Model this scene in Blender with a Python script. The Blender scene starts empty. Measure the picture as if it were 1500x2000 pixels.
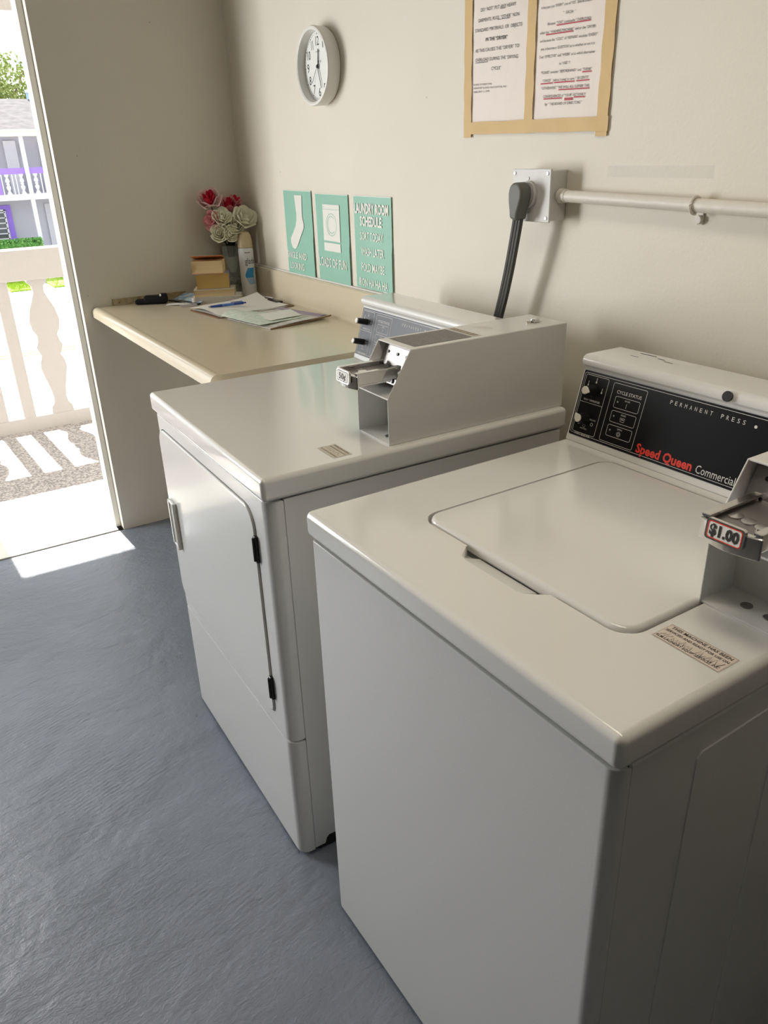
import bpy, bmesh, math, random
from mathutils import Vector, Matrix

random.seed(7)
SC = bpy.context.scene
COL = SC.collection
PI = math.pi

# ------------------------------------------------------------------ camera, sky, sun, exposure
def make_camera():
    yaw, pitch, roll = 0.5415, -0.4314, -0.0344
    f = Vector((math.sin(yaw) * math.cos(pitch), math.cos(yaw) * math.cos(pitch), math.sin(pitch)))
    r = f.cross(Vector((0, 0, 1))).normalized()
    u = r.cross(f)
    r2 = r * math.cos(roll) + u * math.sin(roll)
    u2 = -r * math.sin(roll) + u * math.cos(roll)
    cd = bpy.data.cameras.new('camera')
    cd.sensor_fit = 'VERTICAL'
    cd.sensor_height = 24.0
    cd.sensor_width = 18.0
    cd.lens = 1535.2 / 2000 * 24.0
    cd.clip_start = 0.02
    cd.clip_end = 500
    c = bpy.data.objects.new('camera', cd)
    COL.objects.link(c)
    m = Matrix((( r2.x, u2.x, -f.x, -1.2823), (r2.y, u2.y, -f.y, -3.1496), (r2.z, u2.z, -f.z, 1.4264), (0, 0, 0, 1)))
    c.matrix_world = m
    SC.camera = c
make_camera()

world = bpy.data.worlds.new('sky')
SC.world = world
world.use_nodes = True
bg = world.node_tree.nodes['Background']
bg.inputs[0].default_value = (0.86, 0.93, 1.0, 1)
bg.inputs[1].default_value = 2.4

sun_data = bpy.data.lights.new('sun', 'SUN')
sun_data.energy = 18.0
sun_data.angle = math.radians(0.6)
sun_data.color = (1.0, 0.96, 0.90)
sun = bpy.data.objects.new('sun', sun_data)
COL.objects.link(sun)
sun.rotation_euler = Vector((0.05, -1.0, -0.985)).to_track_quat('-Z', 'Y').to_euler()

def area_light(name, loc, direction, sx, sy, energy, color, spread=180):
    d = bpy.data.lights.new(name, 'AREA')
    d.shape = 'RECTANGLE'
    d.size, d.size_y = sx, sy
    d.energy = energy
    d.color = color
    d.spread = math.radians(spread)
    o = bpy.data.objects.new(name, d)
    COL.objects.link(o)
    o.location = loc
    o.rotation_euler = Vector(direction).to_track_quat('-Z', 'Y').to_euler()
    return o
# added fill light, shining in through an added window left of the doorway
area_light('added_fill_light', (-2.30, 0.42, 1.25), (0.85, -1, -0.05), 0.85, 1.6, 45, (0.98, 0.98, 0.98), 125)

# warm ceiling light of the laundry room, above the machines
area_light('ceiling_lamp', (-0.85, -2.50, 2.38), (0, 0, -1), 0.30, 1.2, 6.0, (1.0, 0.87, 0.69), 140)

SC.view_settings.view_transform = 'Standard'
SC.view_settings.look = 'None'
SC.view_settings.exposure = 0.0
SC.view_settings.gamma = 1.0
SC.view_settings.use_curve_mapping = False
SC.cycles.use_denoising = True
SC.cycles.max_bounces = 10
SC.cycles.diffuse_bounces = 6
SC.cycles.sample_clamp_indirect = 8

# ------------------------------------------------------------------ materials
MATS = {}
def mat(name, color, rough=0.6, metal=0.0, bump=None, var=None, coat=0.0, spec=0.5, trans=0.0, alpha=1.0, emit=None, ior=1.45):
    """bump = (scale, distance, detail) ; var = (scale, second colour, amount)"""
    if name in MATS:
        return MATS[name]
    m = bpy.data.materials.new(name)
    m.use_nodes = True
    nt = m.node_tree
    b = nt.nodes['Principled BSDF']
    b.inputs['Base Color'].default_value = (*color, 1)
    b.inputs['Roughness'].default_value = rough
    b.inputs['Metallic'].default_value = metal
    b.inputs['Specular IOR Level'].default_value = spec
    b.inputs['IOR'].default_value = ior
    b.inputs['Coat Weight'].default_value = coat
    b.inputs['Coat Roughness'].default_value = 0.08
    b.inputs['Transmission Weight'].default_value = trans
    b.inputs['Alpha'].default_value = alpha
    tc = nt.nodes.new('ShaderNodeTexCoord')
    if bump:
        n = nt.nodes.new('ShaderNodeTexNoise')
        n.inputs['Scale'].default_value = bump[0]
        n.inputs['Detail'].default_value = bump[2]
        bp = nt.nodes.new('ShaderNodeBump')
        bp.inputs['Distance'].default_value = bump[1]
        nt.links.new(tc.outputs['Object'], n.inputs['Vector'])
        nt.links.new(n.outputs['Fac'], bp.inputs['Height'])
        nt.links.new(bp.outputs['Normal'], b.inputs['Normal'])
    if var:
        n = nt.nodes.new('ShaderNodeTexNoise')
        n.inputs['Scale'].default_value = var[0]
        n.inputs['Detail'].default_value = 4
        nt.links.new(tc.outputs['Object'], n.inputs['Vector'])
        r = nt.nodes.new('ShaderNodeValToRGB')
        r.color_ramp.elements[0].position = 0.5 - var[2]
        r.color_ramp.elements[1].position = 0.5 + var[2]
        r.color_ramp.elements[0].color = (*color, 1)
        r.color_ramp.elements[1].color = (*var[1], 1)
        nt.links.new(n.outputs['Fac'], r.inputs['Fac'])
        nt.links.new(r.outputs['Color'], b.inputs['Base Color'])
    MATS[name] = m
    return m

ENAMEL = mat('white_enamel', (0.71, 0.71, 0.68), 0.17, coat=0.6, bump=(260, 0.00012, 2))
ENAMEL2 = mat('white_enamel_panel', (0.66, 0.66, 0.645), 0.28, coat=0.3, bump=(320, 0.00012, 2))
COINPAINT = mat('coin_box_paint', (0.67, 0.67, 0.64), 0.38, coat=0.1, bump=(400, 0.0001, 2))
BLACKPANEL = mat('black_panel', (0.006, 0.006, 0.007), 0.30, spec=0.22)
SHEENPANEL = mat('panel_with_sheen', (0.055, 0.058, 0.07), 0.38)  # black panel; its pale glancing reflection is put into the base colour
DARK = mat('dark_gap', (0.02, 0.02, 0.02), 0.8)
BLACKPL = mat('black_plastic', (0.012, 0.012, 0.012), 0.35)
KNOBW = mat('cream_knob_face', (0.78, 0.74, 0.66), 0.35)
CHROME = mat('chrome', (0.72, 0.71, 0.69), 0.16, metal=1.0)
STEEL = mat('dull_steel', (0.33, 0.32, 0.31), 0.45, metal=1.0)
PRINTW = mat('panel_print', (0.62, 0.61, 0.58), 0.5)
PRINTG = mat('panel_print_grey', (0.30, 0.30, 0.30), 0.5)
PRINTRED = mat('red_print', (0.75, 0.04, 0.02), 0.5)
INK = mat('black_ink', (0.02, 0.018, 0.016), 0.6)
INKBR = mat('brown_ink', (0.16, 0.10, 0.07), 0.6)
REDPEN = mat('red_marker', (0.45, 0.03, 0.06), 0.6)
STICKER = mat('sticker_paper', (0.68, 0.60, 0.52), 0.5)
STICKER2 = mat('faded_sticker_paper', (0.58, 0.53, 0.43), 0.5)
PAPER = mat('notice_paper', (0.80, 0.72, 0.66), 0.55, bump=(14, 0.004, 3))
PAPERW = mat('white_paper', (0.78, 0.76, 0.71), 0.6, bump=(20, 0.002, 2))
TAPE = mat('masking_tape', (0.66, 0.46, 0.19), 0.55, bump=(120, 0.0006, 3), var=(9, (0.58, 0.40, 0.16), 0.25))
TEAL = mat('teal_poster', (0.30, 0.56, 0.45), 0.35, bump=(9, 0.003, 2))
TEALINK = mat('poster_white', (0.80, 0.80, 0.74), 0.4)
CLOCKRIM = mat('clock_rim', (0.78, 0.77, 0.73), 0.4)
CLOCKFACE = mat('clock_face', (0.78, 0.80, 0.76), 0.5)
BOXPAINT = mat('outlet_box_paint', (0.62, 0.62, 0.60), 0.42, bump=(60, 0.0008, 3))
PIPEPAINT = mat('pipe_paint', (0.72, 0.68, 0.61), 0.45, bump=(70, 0.001, 3))
PLUGGREY = mat('grey_rubber', (0.135, 0.14, 0.12), 0.55)
CORDGREY = mat('cord_rubber', (0.07, 0.072, 0.065), 0.5)
COUNTER = mat('beige_laminate', (0.67, 0.59, 0.44), 0.20, coat=0.3, bump=(500, 0.00015, 2))
TRIMW = mat('painted_trim', (0.74, 0.73, 0.68), 0.45)
PAGES = mat('book_pages', (0.62, 0.46, 0.25), 0.8, bump=(8, 0.001, 2))
PAGES2 = mat('old_book_pages', (0.50, 0.32, 0.10), 0.8, bump=(8, 0.001, 2))
PAGES3 = mat('pale_book_pages', (0.66, 0.50, 0.29), 0.8)
COVERO = mat('orange_cover', (0.62, 0.23, 0.07), 0.45)
COVERW = mat('cream_cover', (0.62, 0.56, 0.45), 0.5)
COVERB = mat('slate_cover', (0.28, 0.30, 0.38), 0.5)
TRAY = mat('translucent_tray', (0.55, 0.50, 0.44), 0.35)
BLUELEAF = mat('blue_leaflet', (0.20, 0.36, 0.52), 0.5, var=(40, (0.5, 0.6, 0.68), 0.06))
BLACKCLOTH = mat('black_cloth', (0.006, 0.006, 0.007), 0.9, bump=(200, 0.001, 3))
RULER = mat('old_wood_ruler', (0.50, 0.42, 0.26), 0.6, var=(60, (0.40, 0.32, 0.18), 0.1))
BLUEPEN = mat('blue_plastic', (0.02, 0.06, 0.32), 0.25)
BLUEPEN2 = mat('clear_blue_plastic', (0.08, 0.20, 0.55), 0.15)
BOARD = mat('brown_hardboard', (0.22, 0.12, 0.06), 0.6)
GREENPAPER = mat('pale_green_paper', (0.55, 0.63, 0.54), 0.6, var=(70, (0.68, 0.72, 0.64), 0.1))
PRINTPAPER = mat('printed_paper', (0.66, 0.62, 0.57), 0.6, var=(45, (0.50, 0.47, 0.44), 0.12))
LILAC = mat('lilac_print', (0.34, 0.28, 0.36), 0.6)
CANWHITE = mat('can_white', (0.72, 0.74, 0.74), 0.3)
CANCAP = mat('can_cap', (0.55, 0.45, 0.27), 0.35)
CANBLUE = mat('can_blue', (0.04, 0.27, 0.55), 0.3)
CANLIGHT = mat('can_light_blue', (0.35, 0.5, 0.68), 0.3)
GLASS = mat('vase_glass', (0.80, 0.86, 0.80), 0.04, trans=0.85, ior=1.3)
PETALW = mat('cream_petal', (0.86, 0.84, 0.68), 0.7)
PETALP = mat('pink_petal', (0.80, 0.38, 0.40), 0.7)
PETALR = mat('red_petal', (0.62, 0.02, 0.06), 0.7)
PETALL = mat('pale_pink_petal', (0.82, 0.62, 0.60), 0.7)
LEAFD = mat('dark_leaf', (0.012, 0.04, 0.02), 0.6)
STONE = mat('vase_stone', (0.42, 0.34, 0.24), 0.6)
# outdoors
RAILW = mat('rail_paint', (0.56, 0.54, 0.53), 0.8, bump=(40, 0.004, 4))
PURPLE = mat('purple_paint', (0.27, 0.16, 0.62), 0.6)
HOUSEW = mat('house_paint', (0.43, 0.42, 0.465), 0.8)
HOUSEW2 = mat('house_trim_paint', (0.62, 0.61, 0.64), 0.7)
SHINGLE = mat('roof_shingle', (0.055, 0.050, 0.053), 0.95, var=(3, (0.10, 0.092, 0.094), 0.15))
FASCIA = mat('fascia_paint', (0.80, 0.66, 0.50), 0.7)
LOUVER = mat('dark_glass', (0.10, 0.11, 0.11), 0.2)
HEDGE = mat('hedge_leaf', (0.10, 0.28, 0.06), 0.7, var=(5, (0.18, 0.38, 0.09), 0.2))
TREELEAF = mat('tree_leaf', (0.20, 0.27, 0.06), 0.7, var=(1.5, (0.34, 0.38, 0.12), 0.2))
BARK = mat('bark', (0.25, 0.18, 0.12), 0.9)
LAWN = mat('lawn_grass', (0.22, 0.34, 0.03), 0.9, var=(3, (0.32, 0.42, 0.06), 0.2))
ASPHALT = mat('asphalt', (0.42, 0.40, 0.39), 0.9)
SIDEWALK = mat('sidewalk', (0.70, 0.67, 0.63), 0.9)
YELLOW = mat('road_yellow', (0.80, 0.50, 0.05), 0.8)
SILLW = mat('white_sill', (0.72, 0.70, 0.64), 0.6, bump=(30, 0.003, 4))

def speckle_material():
    m = bpy.data.materials.new('speckled_walkway')
    m.use_nodes = True
    nt = m.node_tree
    b = nt.nodes['Principled BSDF']
    b.inputs['Roughness'].default_value = 0.85
    tc = nt.nodes.new('ShaderNodeTexCoord')
    v = nt.nodes.new('ShaderNodeTexNoise')
    v.inputs['Scale'].default_value = 90
    v.inputs['Detail'].default_value = 3
    r = nt.nodes.new('ShaderNodeValToRGB')
    r.color_ramp.elements[0].position = 0.42
    r.color_ramp.elements[1].position = 0.58
    r.color_ramp.elements[0].color = (0.30, 0.28, 0.28, 1)
    r.color_ramp.elements[1].color = (0.62, 0.58, 0.56, 1)
    nt.links.new(tc.outputs['Object'], v.inputs['Vector'])
    nt.links.new(v.outputs['Fac'], r.inputs['Fac'])
    nt.links.new(r.outputs['Color'], b.inputs['Base Color'])
    return m
WALK = speckle_material()

def wall_material(name='wall_paint', residue=False):
    m = bpy.data.materials.new(name)
    m.use_nodes = True
    nt = m.node_tree
    L = nt.links
    b = nt.nodes['Principled BSDF']
    b.inputs['Roughness'].default_value = 0.55
    b.inputs['Specular IOR Level'].default_value = 0.35
    tc = nt.nodes.new('ShaderNodeTexCoord')
    n1 = nt.nodes.new('ShaderNodeTexNoise')
    n1.inputs['Scale'].default_value = 3.0
    n1.inputs['Detail'].default_value = 6
    n2 = nt.nodes.new('ShaderNodeTexNoise')
    n2.inputs['Scale'].default_value = 130
    n2.inputs['Detail'].default_value = 3
    for n in (n1, n2):
        L.new(tc.outputs['Object'], n.inputs['Vector'])
    r = nt.nodes.new('ShaderNodeValToRGB')
    r.color_ramp.elements[0].position = 0.3
    r.color_ramp.elements[1].position = 0.7
    r.color_ramp.elements[0].color = (0.72, 0.675, 0.58, 1)
    r.color_ramp.elements[1].color = (0.75, 0.705, 0.61, 1)
    L.new(n1.outputs['Fac'], r.inputs['Fac'])
    col = r.outputs['Color']
    # small dark specks of dirt
    vo = nt.nodes.new('ShaderNodeTexVoronoi')
    vo.inputs['Scale'].default_value = 13
    L.new(tc.outputs['Object'], vo.inputs['Vector'])
    lt = nt.nodes.new('ShaderNodeMath'); lt.operation = 'LESS_THAN'; lt.inputs[1].default_value = 0.035
    L.new(vo.outputs['Distance'], lt.inputs[0])
    n3 = nt.nodes.new('ShaderNodeTexNoise'); n3.inputs['Scale'].default_value = 5
    L.new(tc.outputs['Object'], n3.inputs['Vector'])
    gt = nt.nodes.new('ShaderNodeMath'); gt.operation = 'GREATER_THAN'; gt.inputs[1].default_value = 0.54
    L.new(n3.outputs['Fac'], gt.inputs[0])
    mu = nt.nodes.new('ShaderNodeMath'); mu.operation = 'MULTIPLY'
    L.new(lt.outputs[0], mu.inputs[0]); L.new(gt.outputs[0], mu.inputs[1])
    mx = nt.nodes.new('ShaderNodeMix'); mx.data_type = 'RGBA'
    mx.inputs['B'].default_value = (0.38, 0.33, 0.27, 1)
    m2 = nt.nodes.new('ShaderNodeMath'); m2.operation = 'MULTIPLY'; m2.inputs[1].default_value = 0.6
    L.new(mu.outputs[0], m2.inputs[0])
    L.new(m2.outputs[0], mx.inputs['Factor'])
    L.new(col, mx.inputs['A'])
    col = mx.outputs['Result']
    if residue:  # worn glue strip left on the wall above the conduit
        sp = nt.nodes.new('ShaderNodeSeparateXYZ')
        L.new(tc.outputs['Object'], sp.inputs[0])
        def rng(sock, lo, hi):
            a = nt.nodes.new('ShaderNodeMath'); a.operation = 'GREATER_THAN'; a.inputs[1].default_value = lo
            c = nt.nodes.new('ShaderNodeMath'); c.operation = 'LESS_THAN'; c.inputs[1].default_value = hi
            d = nt.nodes.new('ShaderNodeMath'); d.operation = 'MULTIPLY'
            L.new(sock, a.inputs[0]); L.new(sock, c.inputs[0]); L.new(a.outputs[0], d.inputs[0]); L.new(c.outputs[0], d.inputs[1])
            return d.outputs[0]
        ry = rng(sp.outputs['Y'], -2.18, -1.93)
        rz = rng(sp.outputs['Z'], 1.363, 1.384)
        p = nt.nodes.new('ShaderNodeMath'); p.operation = 'MULTIPLY'
        L.new(ry, p.inputs[0]); L.new(rz, p.inputs[1])
        q = nt.nodes.new('ShaderNodeMath'); q.operation = 'MULTIPLY'
        n4 = nt.nodes.new('ShaderNodeTexNoise'); n4.inputs['Scale'].default_value = 12
        L.new(tc.outputs['Object'], n4.inputs['Vector'])
        L.new(p.outputs[0], q.inputs[0]); L.new(n4.outputs['Fac'], q.inputs[1])
        mx2 = nt.nodes.new('ShaderNodeMix'); mx2.data_type = 'RGBA'
        mx2.inputs['B'].default_value = (0.62, 0.59, 0.53, 1)
        L.new(q.outputs[0], mx2.inputs['Factor']); L.new(col, mx2.inputs['A'])
        col = mx2.outputs['Result']
    L.new(col, b.inputs['Base Color'])
    ad = nt.nodes.new('ShaderNodeMath'); ad.operation = 'MULTIPLY_ADD'; ad.inputs[1].default_value = 0.25
    L.new(n2.outputs['Fac'], ad.inputs[0]); L.new(n1.outputs['Fac'], ad.inputs[2])
    bp = nt.nodes.new('ShaderNodeBump')
    bp.inputs['Distance'].default_value = 0.006
    bp.inputs['Strength'].default_value = 0.22
    L.new(ad.outputs[0], bp.inputs['Height'])
    L.new(bp.outputs['Normal'], b.inputs['Normal'])
    return m
TAUPE = mat('taupe_paint', (0.17, 0.155, 0.14), 0.7)
WALLP = wall_material('wall_paint')
WALLP2 = wall_material('wall_paint_clock_wall', residue=True)

def floor_material():
    m = bpy.data.materials.new('painted_concrete')
    m.use_nodes = True
    nt = m.node_tree
    L = nt.links
    b = nt.nodes['Principled BSDF']
    b.inputs['Specular IOR Level'].default_value = 0.5
    tc = nt.nodes.new('ShaderNodeTexCoord')
    def noise(scale, detail, sc=(1, 1, 1), rot=0.0, rough=0.5, dist=0.0):
        mp = nt.nodes.new('ShaderNodeMapping')
        mp.inputs['Scale'].default_value = sc
        mp.inputs['Rotation'].default_value = (0, 0, rot)
        n = nt.nodes.new('ShaderNodeTexNoise')
        n.inputs['Scale'].default_value = scale
        n.inputs['Detail'].default_value = detail
        n.inputs['Roughness'].default_value = rough
        n.inputs['Distortion'].default_value = dist
        L.new(tc.outputs['Object'], mp.inputs['Vector'])
        L.new(mp.outputs['Vector'], n.inputs['Vector'])
        return n
    nc = noise(2.5, 6)
    r = nt.nodes.new('ShaderNodeValToRGB')
    r.color_ramp.elements[0].position = 0.3
    r.color_ramp.elements[1].position = 0.72
    r.color_ramp.elements[0].color = (0.170, 0.193, 0.235, 1)
    r.color_ramp.elements[1].color = (0.215, 0.240, 0.288, 1)
    L.new(nc.outputs['Fac'], r.inputs['Fac'])
    L.new(r.outputs['Color'], b.inputs['Base Color'])
    nr = noise(7, 4)
    mr = nt.nodes.new('ShaderNodeMapRange')
    mr.inputs['To Min'].default_value = 0.22
    mr.inputs['To Max'].default_value = 0.40
    L.new(nr.outputs['Fac'], mr.inputs['Value'])
    L.new(mr.outputs['Result'], b.inputs['Roughness'])
    # height: broad waves + trowel ridges + grain
    parts = [(noise(4.5, 3, dist=0.6), 0.9), (noise(13, 6, sc=(1.0, 1.8, 1), rot=0.35, rough=0.6, dist=0.5), 0.30),
             (noise(62, 6, sc=(1, 1.6, 1), rot=-0.3, rough=0.65), 0.15), (noise(230, 3, rough=0.6), 0.05)]
    acc = None
    for n, w in parts:
        mm = nt.nodes.new('ShaderNodeMath'); mm.operation = 'MULTIPLY'; mm.inputs[1].default_value = w
        L.new(n.outputs['Fac'], mm.inputs[0])
        if acc is None:
            acc = mm.outputs[0]
        else:
            a = nt.nodes.new('ShaderNodeMath'); a.operation = 'ADD'
            L.new(acc, a.inputs[0]); L.new(mm.outputs[0], a.inputs[1]); acc = a.outputs[0]
    # brush ridges that come and go
    wv = nt.nodes.new('ShaderNodeTexWave')
    mpw = nt.nodes.new('ShaderNodeMapping'); mpw.inputs['Rotation'].default_value = (0, 0, 1.25)
    L.new(tc.outputs['Object'], mpw.inputs['Vector']); L.new(mpw.outputs['Vector'], wv.inputs['Vector'])
    wv.inputs['Scale'].default_value = 26; wv.inputs['Distortion'].default_value = 3.0; wv.inputs['Detail'].default_value = 2
    ms = noise(2.2, 2)
    pw = nt.nodes.new('ShaderNodeMapRange'); pw.inputs['From Min'].default_value = 0.5; pw.inputs['From Max'].default_value = 0.75
    L.new(ms.outputs['Fac'], pw.inputs['Value'])
    mw = nt.nodes.new('ShaderNodeMath'); mw.operation = 'MULTIPLY'
    L.new(wv.outputs['Fac'], mw.inputs[0]); L.new(pw.outputs['Result'], mw.inputs[1])
    aw = nt.nodes.new('ShaderNodeMath'); aw.operation = 'MULTIPLY_ADD'; aw.inputs[1].default_value = 0.035
    L.new(mw.outputs[0], aw.inputs[0]); L.new(acc, aw.inputs[2]); acc = aw.outputs[0]
    bp = nt.nodes.new('ShaderNodeBump')
    bp.inputs['Distance'].default_value = 0.016
    bp.inputs['Strength'].default_value = 0.75
    L.new(acc, bp.inputs['Height'])
    L.new(bp.outputs['Normal'], b.inputs['Normal'])
    return m
FLOORM = floor_material()

# ------------------------------------------------------------------ mesh helpers
_text_cache = {}
def text_mesh(s, bold=0.0):
    key = (s, bold)
    if key in _text_cache:
        return _text_cache[key]
    cu = bpy.data.curves.new('t', 'FONT')
    cu.body = s
    cu.size = 1.0
    cu.offset = bold
    cu.resolution_u = 2
    ob = bpy.data.objects.new('t', cu)
    COL.objects.link(ob)
    dg = bpy.context.evaluated_depsgraph_get()
    me = bpy.data.meshes.new_from_object(ob.evaluated_get(dg))
    vs = [v.co.copy() for v in me.vertices]
    fs = [list(p.vertices) for p in me.polygons]
    bpy.data.objects.remove(ob)
    bpy.data.meshes.remove(me)
    bpy.data.curves.remove(cu)
    _text_cache[key] = (vs, fs)
    return vs, fs
_capv, _ = text_mesh('H')
CAP = max(v.y for v in _capv)

class B:
    """collects shapes in one bmesh with material slots"""
    def __init__(self):
        self.bm = bmesh.new()
        self.mats = []
    def mi(self, m):
        if m not in self.mats:
            self.mats.append(m)
        return self.mats.index(m)
    def add(self, tmp, m, M=None):
        if M is not None:
            tmp.transform(M)
        i = self.mi(m)
        mp = {}
        for v in tmp.verts:
            mp[v] = self.bm.verts.new(v.co)
        for f in tmp.faces:
            try:
                nf = self.bm.faces.new([mp[v] for v in f.verts])
                nf.material_index = i
            except ValueError:
                pass
        tmp.free()
        return self
    def box(self, a, b, m, bev=0.0, seg=2, M=None, edges=None):
        t = bmesh.new()
        bmesh.ops.create_cube(t, size=1.0)
        for v in t.verts:
            v.co = Vector((a[k] + (v.co[k] + 0.5) * (b[k] - a[k]) for k in range(3)))
        if bev > 0:
            es = [e for e in t.edges if edges is None or edges(e)]
            bmesh.ops.bevel(t, geom=es, offset=bev, segments=seg, profile=0.5, affect='EDGES')
        return self.add(t, m, M)
    def prism(self, pts, axis, a, b, m, bev=0.0, seg=2, M=None, bevall=True):
        """polygon pts in the two other axes (order x,y,z without axis), extruded a..b"""
        t = bmesh.new()
        def P(p, h):
            c = [0, 0, 0]
            o = [k for k in range(3) if k != axis]
            c[o[0]], c[o[1]], c[axis] = p[0], p[1], h
            return Vector(c)
        lo = [t.verts.new(P(p, a)) for p in pts]
        hi = [t.verts.new(P(p, b)) for p in pts]
        t.faces.new(lo[::-1])
        t.faces.new(hi)
        n = len(pts)
        for i in range(n):
            t.faces.new([lo[i], lo[(i + 1) % n], hi[(i + 1) % n], hi[i]])
        bmesh.ops.recalc_face_normals(t, faces=t.faces[:])
        if bev > 0:
            es = t.edges[:] if bevall else [e for e in t.edges if abs(e.verts[0].co[axis] - e.verts[1].co[axis]) < 1e-7]
            bmesh.ops.bevel(t, geom=es, offset=bev, segments=seg, profile=0.5, affect='EDGES')
        return self.add(t, m, M)
    def cyl(self, c, d, r, h, m, seg=24, r2=None, bev=0.0, M=None):
        t = bmesh.new()
        bmesh.ops.create_cone(t, cap_ends=True, segments=seg, radius1=r, radius2=r if r2 is None else r2, depth=h)
        if bev > 0:
            es = [e for e in t.edges if len(e.link_faces) == 2 and any(len(f.verts) > 4 for f in e.link_faces)]
            bmesh.ops.bevel(t, geom=es, offset=bev, segments=2, profile=0.5, affect='EDGES')
        q = Vector(d).normalized().to_track_quat('Z', 'Y').to_matrix().to_4x4()
        T = Matrix.Translation(Vector(c)) @ q @ Matrix.Translation((0, 0, h / 2))
        return self.add(t, m, (M @ T) if M is not None else T)
    def sphere(self, c, r, m, sc=(1, 1, 1), seg=16, M=None):
        t = bmesh.new()
        bmesh.ops.create_uvsphere(t, u_segments=seg, v_segments=max(6, seg // 2), radius=r)
        T = Matrix.Translation(Vector(c)) @ Matrix.Diagonal((*sc, 1))
        return self.add(t, m, (M @ T) if M is not None else T)
    def lathe(self, prof, c, m, seg=32, M=None, sx=1.0, sy=1.0):
        t = bmesh.new()
        rings = []
        for r, z in prof:
            if r < 1e-6:
                rings.append([t.verts.new((0, 0, z))])
            else:
                rings.append([t.verts.new((r * sx * math.cos(2 * PI * k / seg), r * sy * math.sin(2 * PI * k / seg), z)) for k in range(seg)])
        for i in range(len(rings) - 1):
            A, Bq = rings[i], rings[i + 1]
            for k in range(seg):
                k2 = (k + 1) % seg
                if len(A) == 1 and len(Bq) == 1:
                    continue
                if len(A) == 1:
                    t.faces.new([A[0], Bq[k2], Bq[k]])
                elif len(Bq) == 1:
                    t.faces.new([A[k], A[k2], Bq[0]])
                else:
                    t.faces.new([A[k], A[k2], Bq[k2], Bq[k]])
        bmesh.ops.recalc_face_normals(t, faces=t.faces[:])
        T = Matrix.Translation(Vector(c))
        return self.add(t, m, (M @ T) if M is not None else T)
    def tube(self, pts, r, m, seg=10, M=None, rs=None):
        t = bmesh.new()
        pts = [Vector(p) for p in pts]
        rings = []
        up = Vector((0, 0, 1))
        for i, p in enumerate(pts):
            d = (pts[min(i + 1, len(pts) - 1)] - pts[max(i - 1, 0)]).normalized()
            a = d.cross(up)
            if a.length < 1e-3:
                a = d.cross(Vector((1, 0, 0)))
            a.normalize()
            b = d.cross(a).normalized()
            up = b.cross(d) if False else up
            rr = r if rs is None else rs[i]
            rings.append([t.verts.new(p + (a * math.cos(2 * PI * k / seg) + b * math.sin(2 * PI * k / seg)) * rr) for k in range(seg)])
        for i in range(len(rings) - 1):
            for k in range(seg):
                t.faces.new([rings[i][k], rings[i][(k + 1) % seg], rings[i + 1][(k + 1) % seg], rings[i + 1][k]])
        t.faces.new(rings[0][::-1])
        t.faces.new(rings[-1])
        bmesh.ops.recalc_face_normals(t, faces=t.faces[:])
        return self.add(t, m, M)
    def grid(self, fn, nu, nv, m, M=None, thick=0.0):
        """surface fn(u,v) in 0..1; with a thickness when asked"""
        t = bmesh.new()
        V = [[t.verts.new(fn(i / nu, j / nv)) for j in range(nv + 1)] for i in range(nu + 1)]
        fs = []
        for i in range(nu):
            for j in range(nv):
                fs.append(t.faces.new([V[i][j], V[i + 1][j], V[i + 1][j + 1], V[i][j + 1]]))
        if thick > 0:
            bmesh.ops.recalc_face_normals(t, faces=fs)
            bmesh.ops.solidify(t, geom=t.faces[:], thickness=thick)
            bmesh.ops.recalc_face_normals(t, faces=t.faces[:])
        return self.add(t, m, M)
    def text(self, s, F, u0, u1, v, h, m, bold=0.0, w=0.0006, v1=None):
        """print s on frame F (a function u,v,w -> point) between u0 and u1 with cap height h, baseline v (to v1)"""
        vs, fs = text_mesh(s, bold)
        x0 = min(p.x for p in vs)
        x1 = max(p.x for p in vs)
        i = self.mi(m)
        if v1 is None:
            v1 = v
        nv = []
        for p in vs:
            k = (p.x - x0) / (x1 - x0)
            nv.append(self.bm.verts.new(F(u0 + (u1 - u0) * k, v + (v1 - v) * k + p.y * h / CAP, w)))
        for f in fs:
            try:
                g = self.bm.faces.new([nv[k] for k in f])
                g.material_index = i
            except ValueError:
                pass
        return self
    def poly(self, pts, F, m, w=0.0006):
        i = self.mi(m)
        vs = [self.bm.verts.new(F(p[0], p[1], w)) for p in pts]
        try:
            g = self.bm.faces.new(vs)
            g.material_index = i
        except ValueError:
            pass
        return self
    def stroke(self, pts, F, wd, m, w=0.0006, closed=False):
        """a printed line of width wd through pts on the frame"""
        i = self.mi(m)
        n = len(pts)
        P = [Vector((p[0], p[1])) for p in pts]
        off = []
        for k in range(n):
            a = P[(k - 1) % n] if (closed or k > 0) else P[k]
            c = P[(k + 1) % n] if (closed or k < n - 1) else P[k]
            d = (c - a).normalized()
            off.append(Vector((-d.y, d.x)) * wd / 2)
        L = [self.bm.verts.new(F(*(P[k] + off[k]), w)) for k in range(n)]
        R = [self.bm.verts.new(F(*(P[k] - off[k]), w)) for k in range(n)]
        for k in range(n if closed else n - 1):
            k2 = (k + 1) % n
            g = self.bm.faces.new([L[k], R[k], R[k2], L[k2]])
            g.material_index = i
        return self
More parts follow.
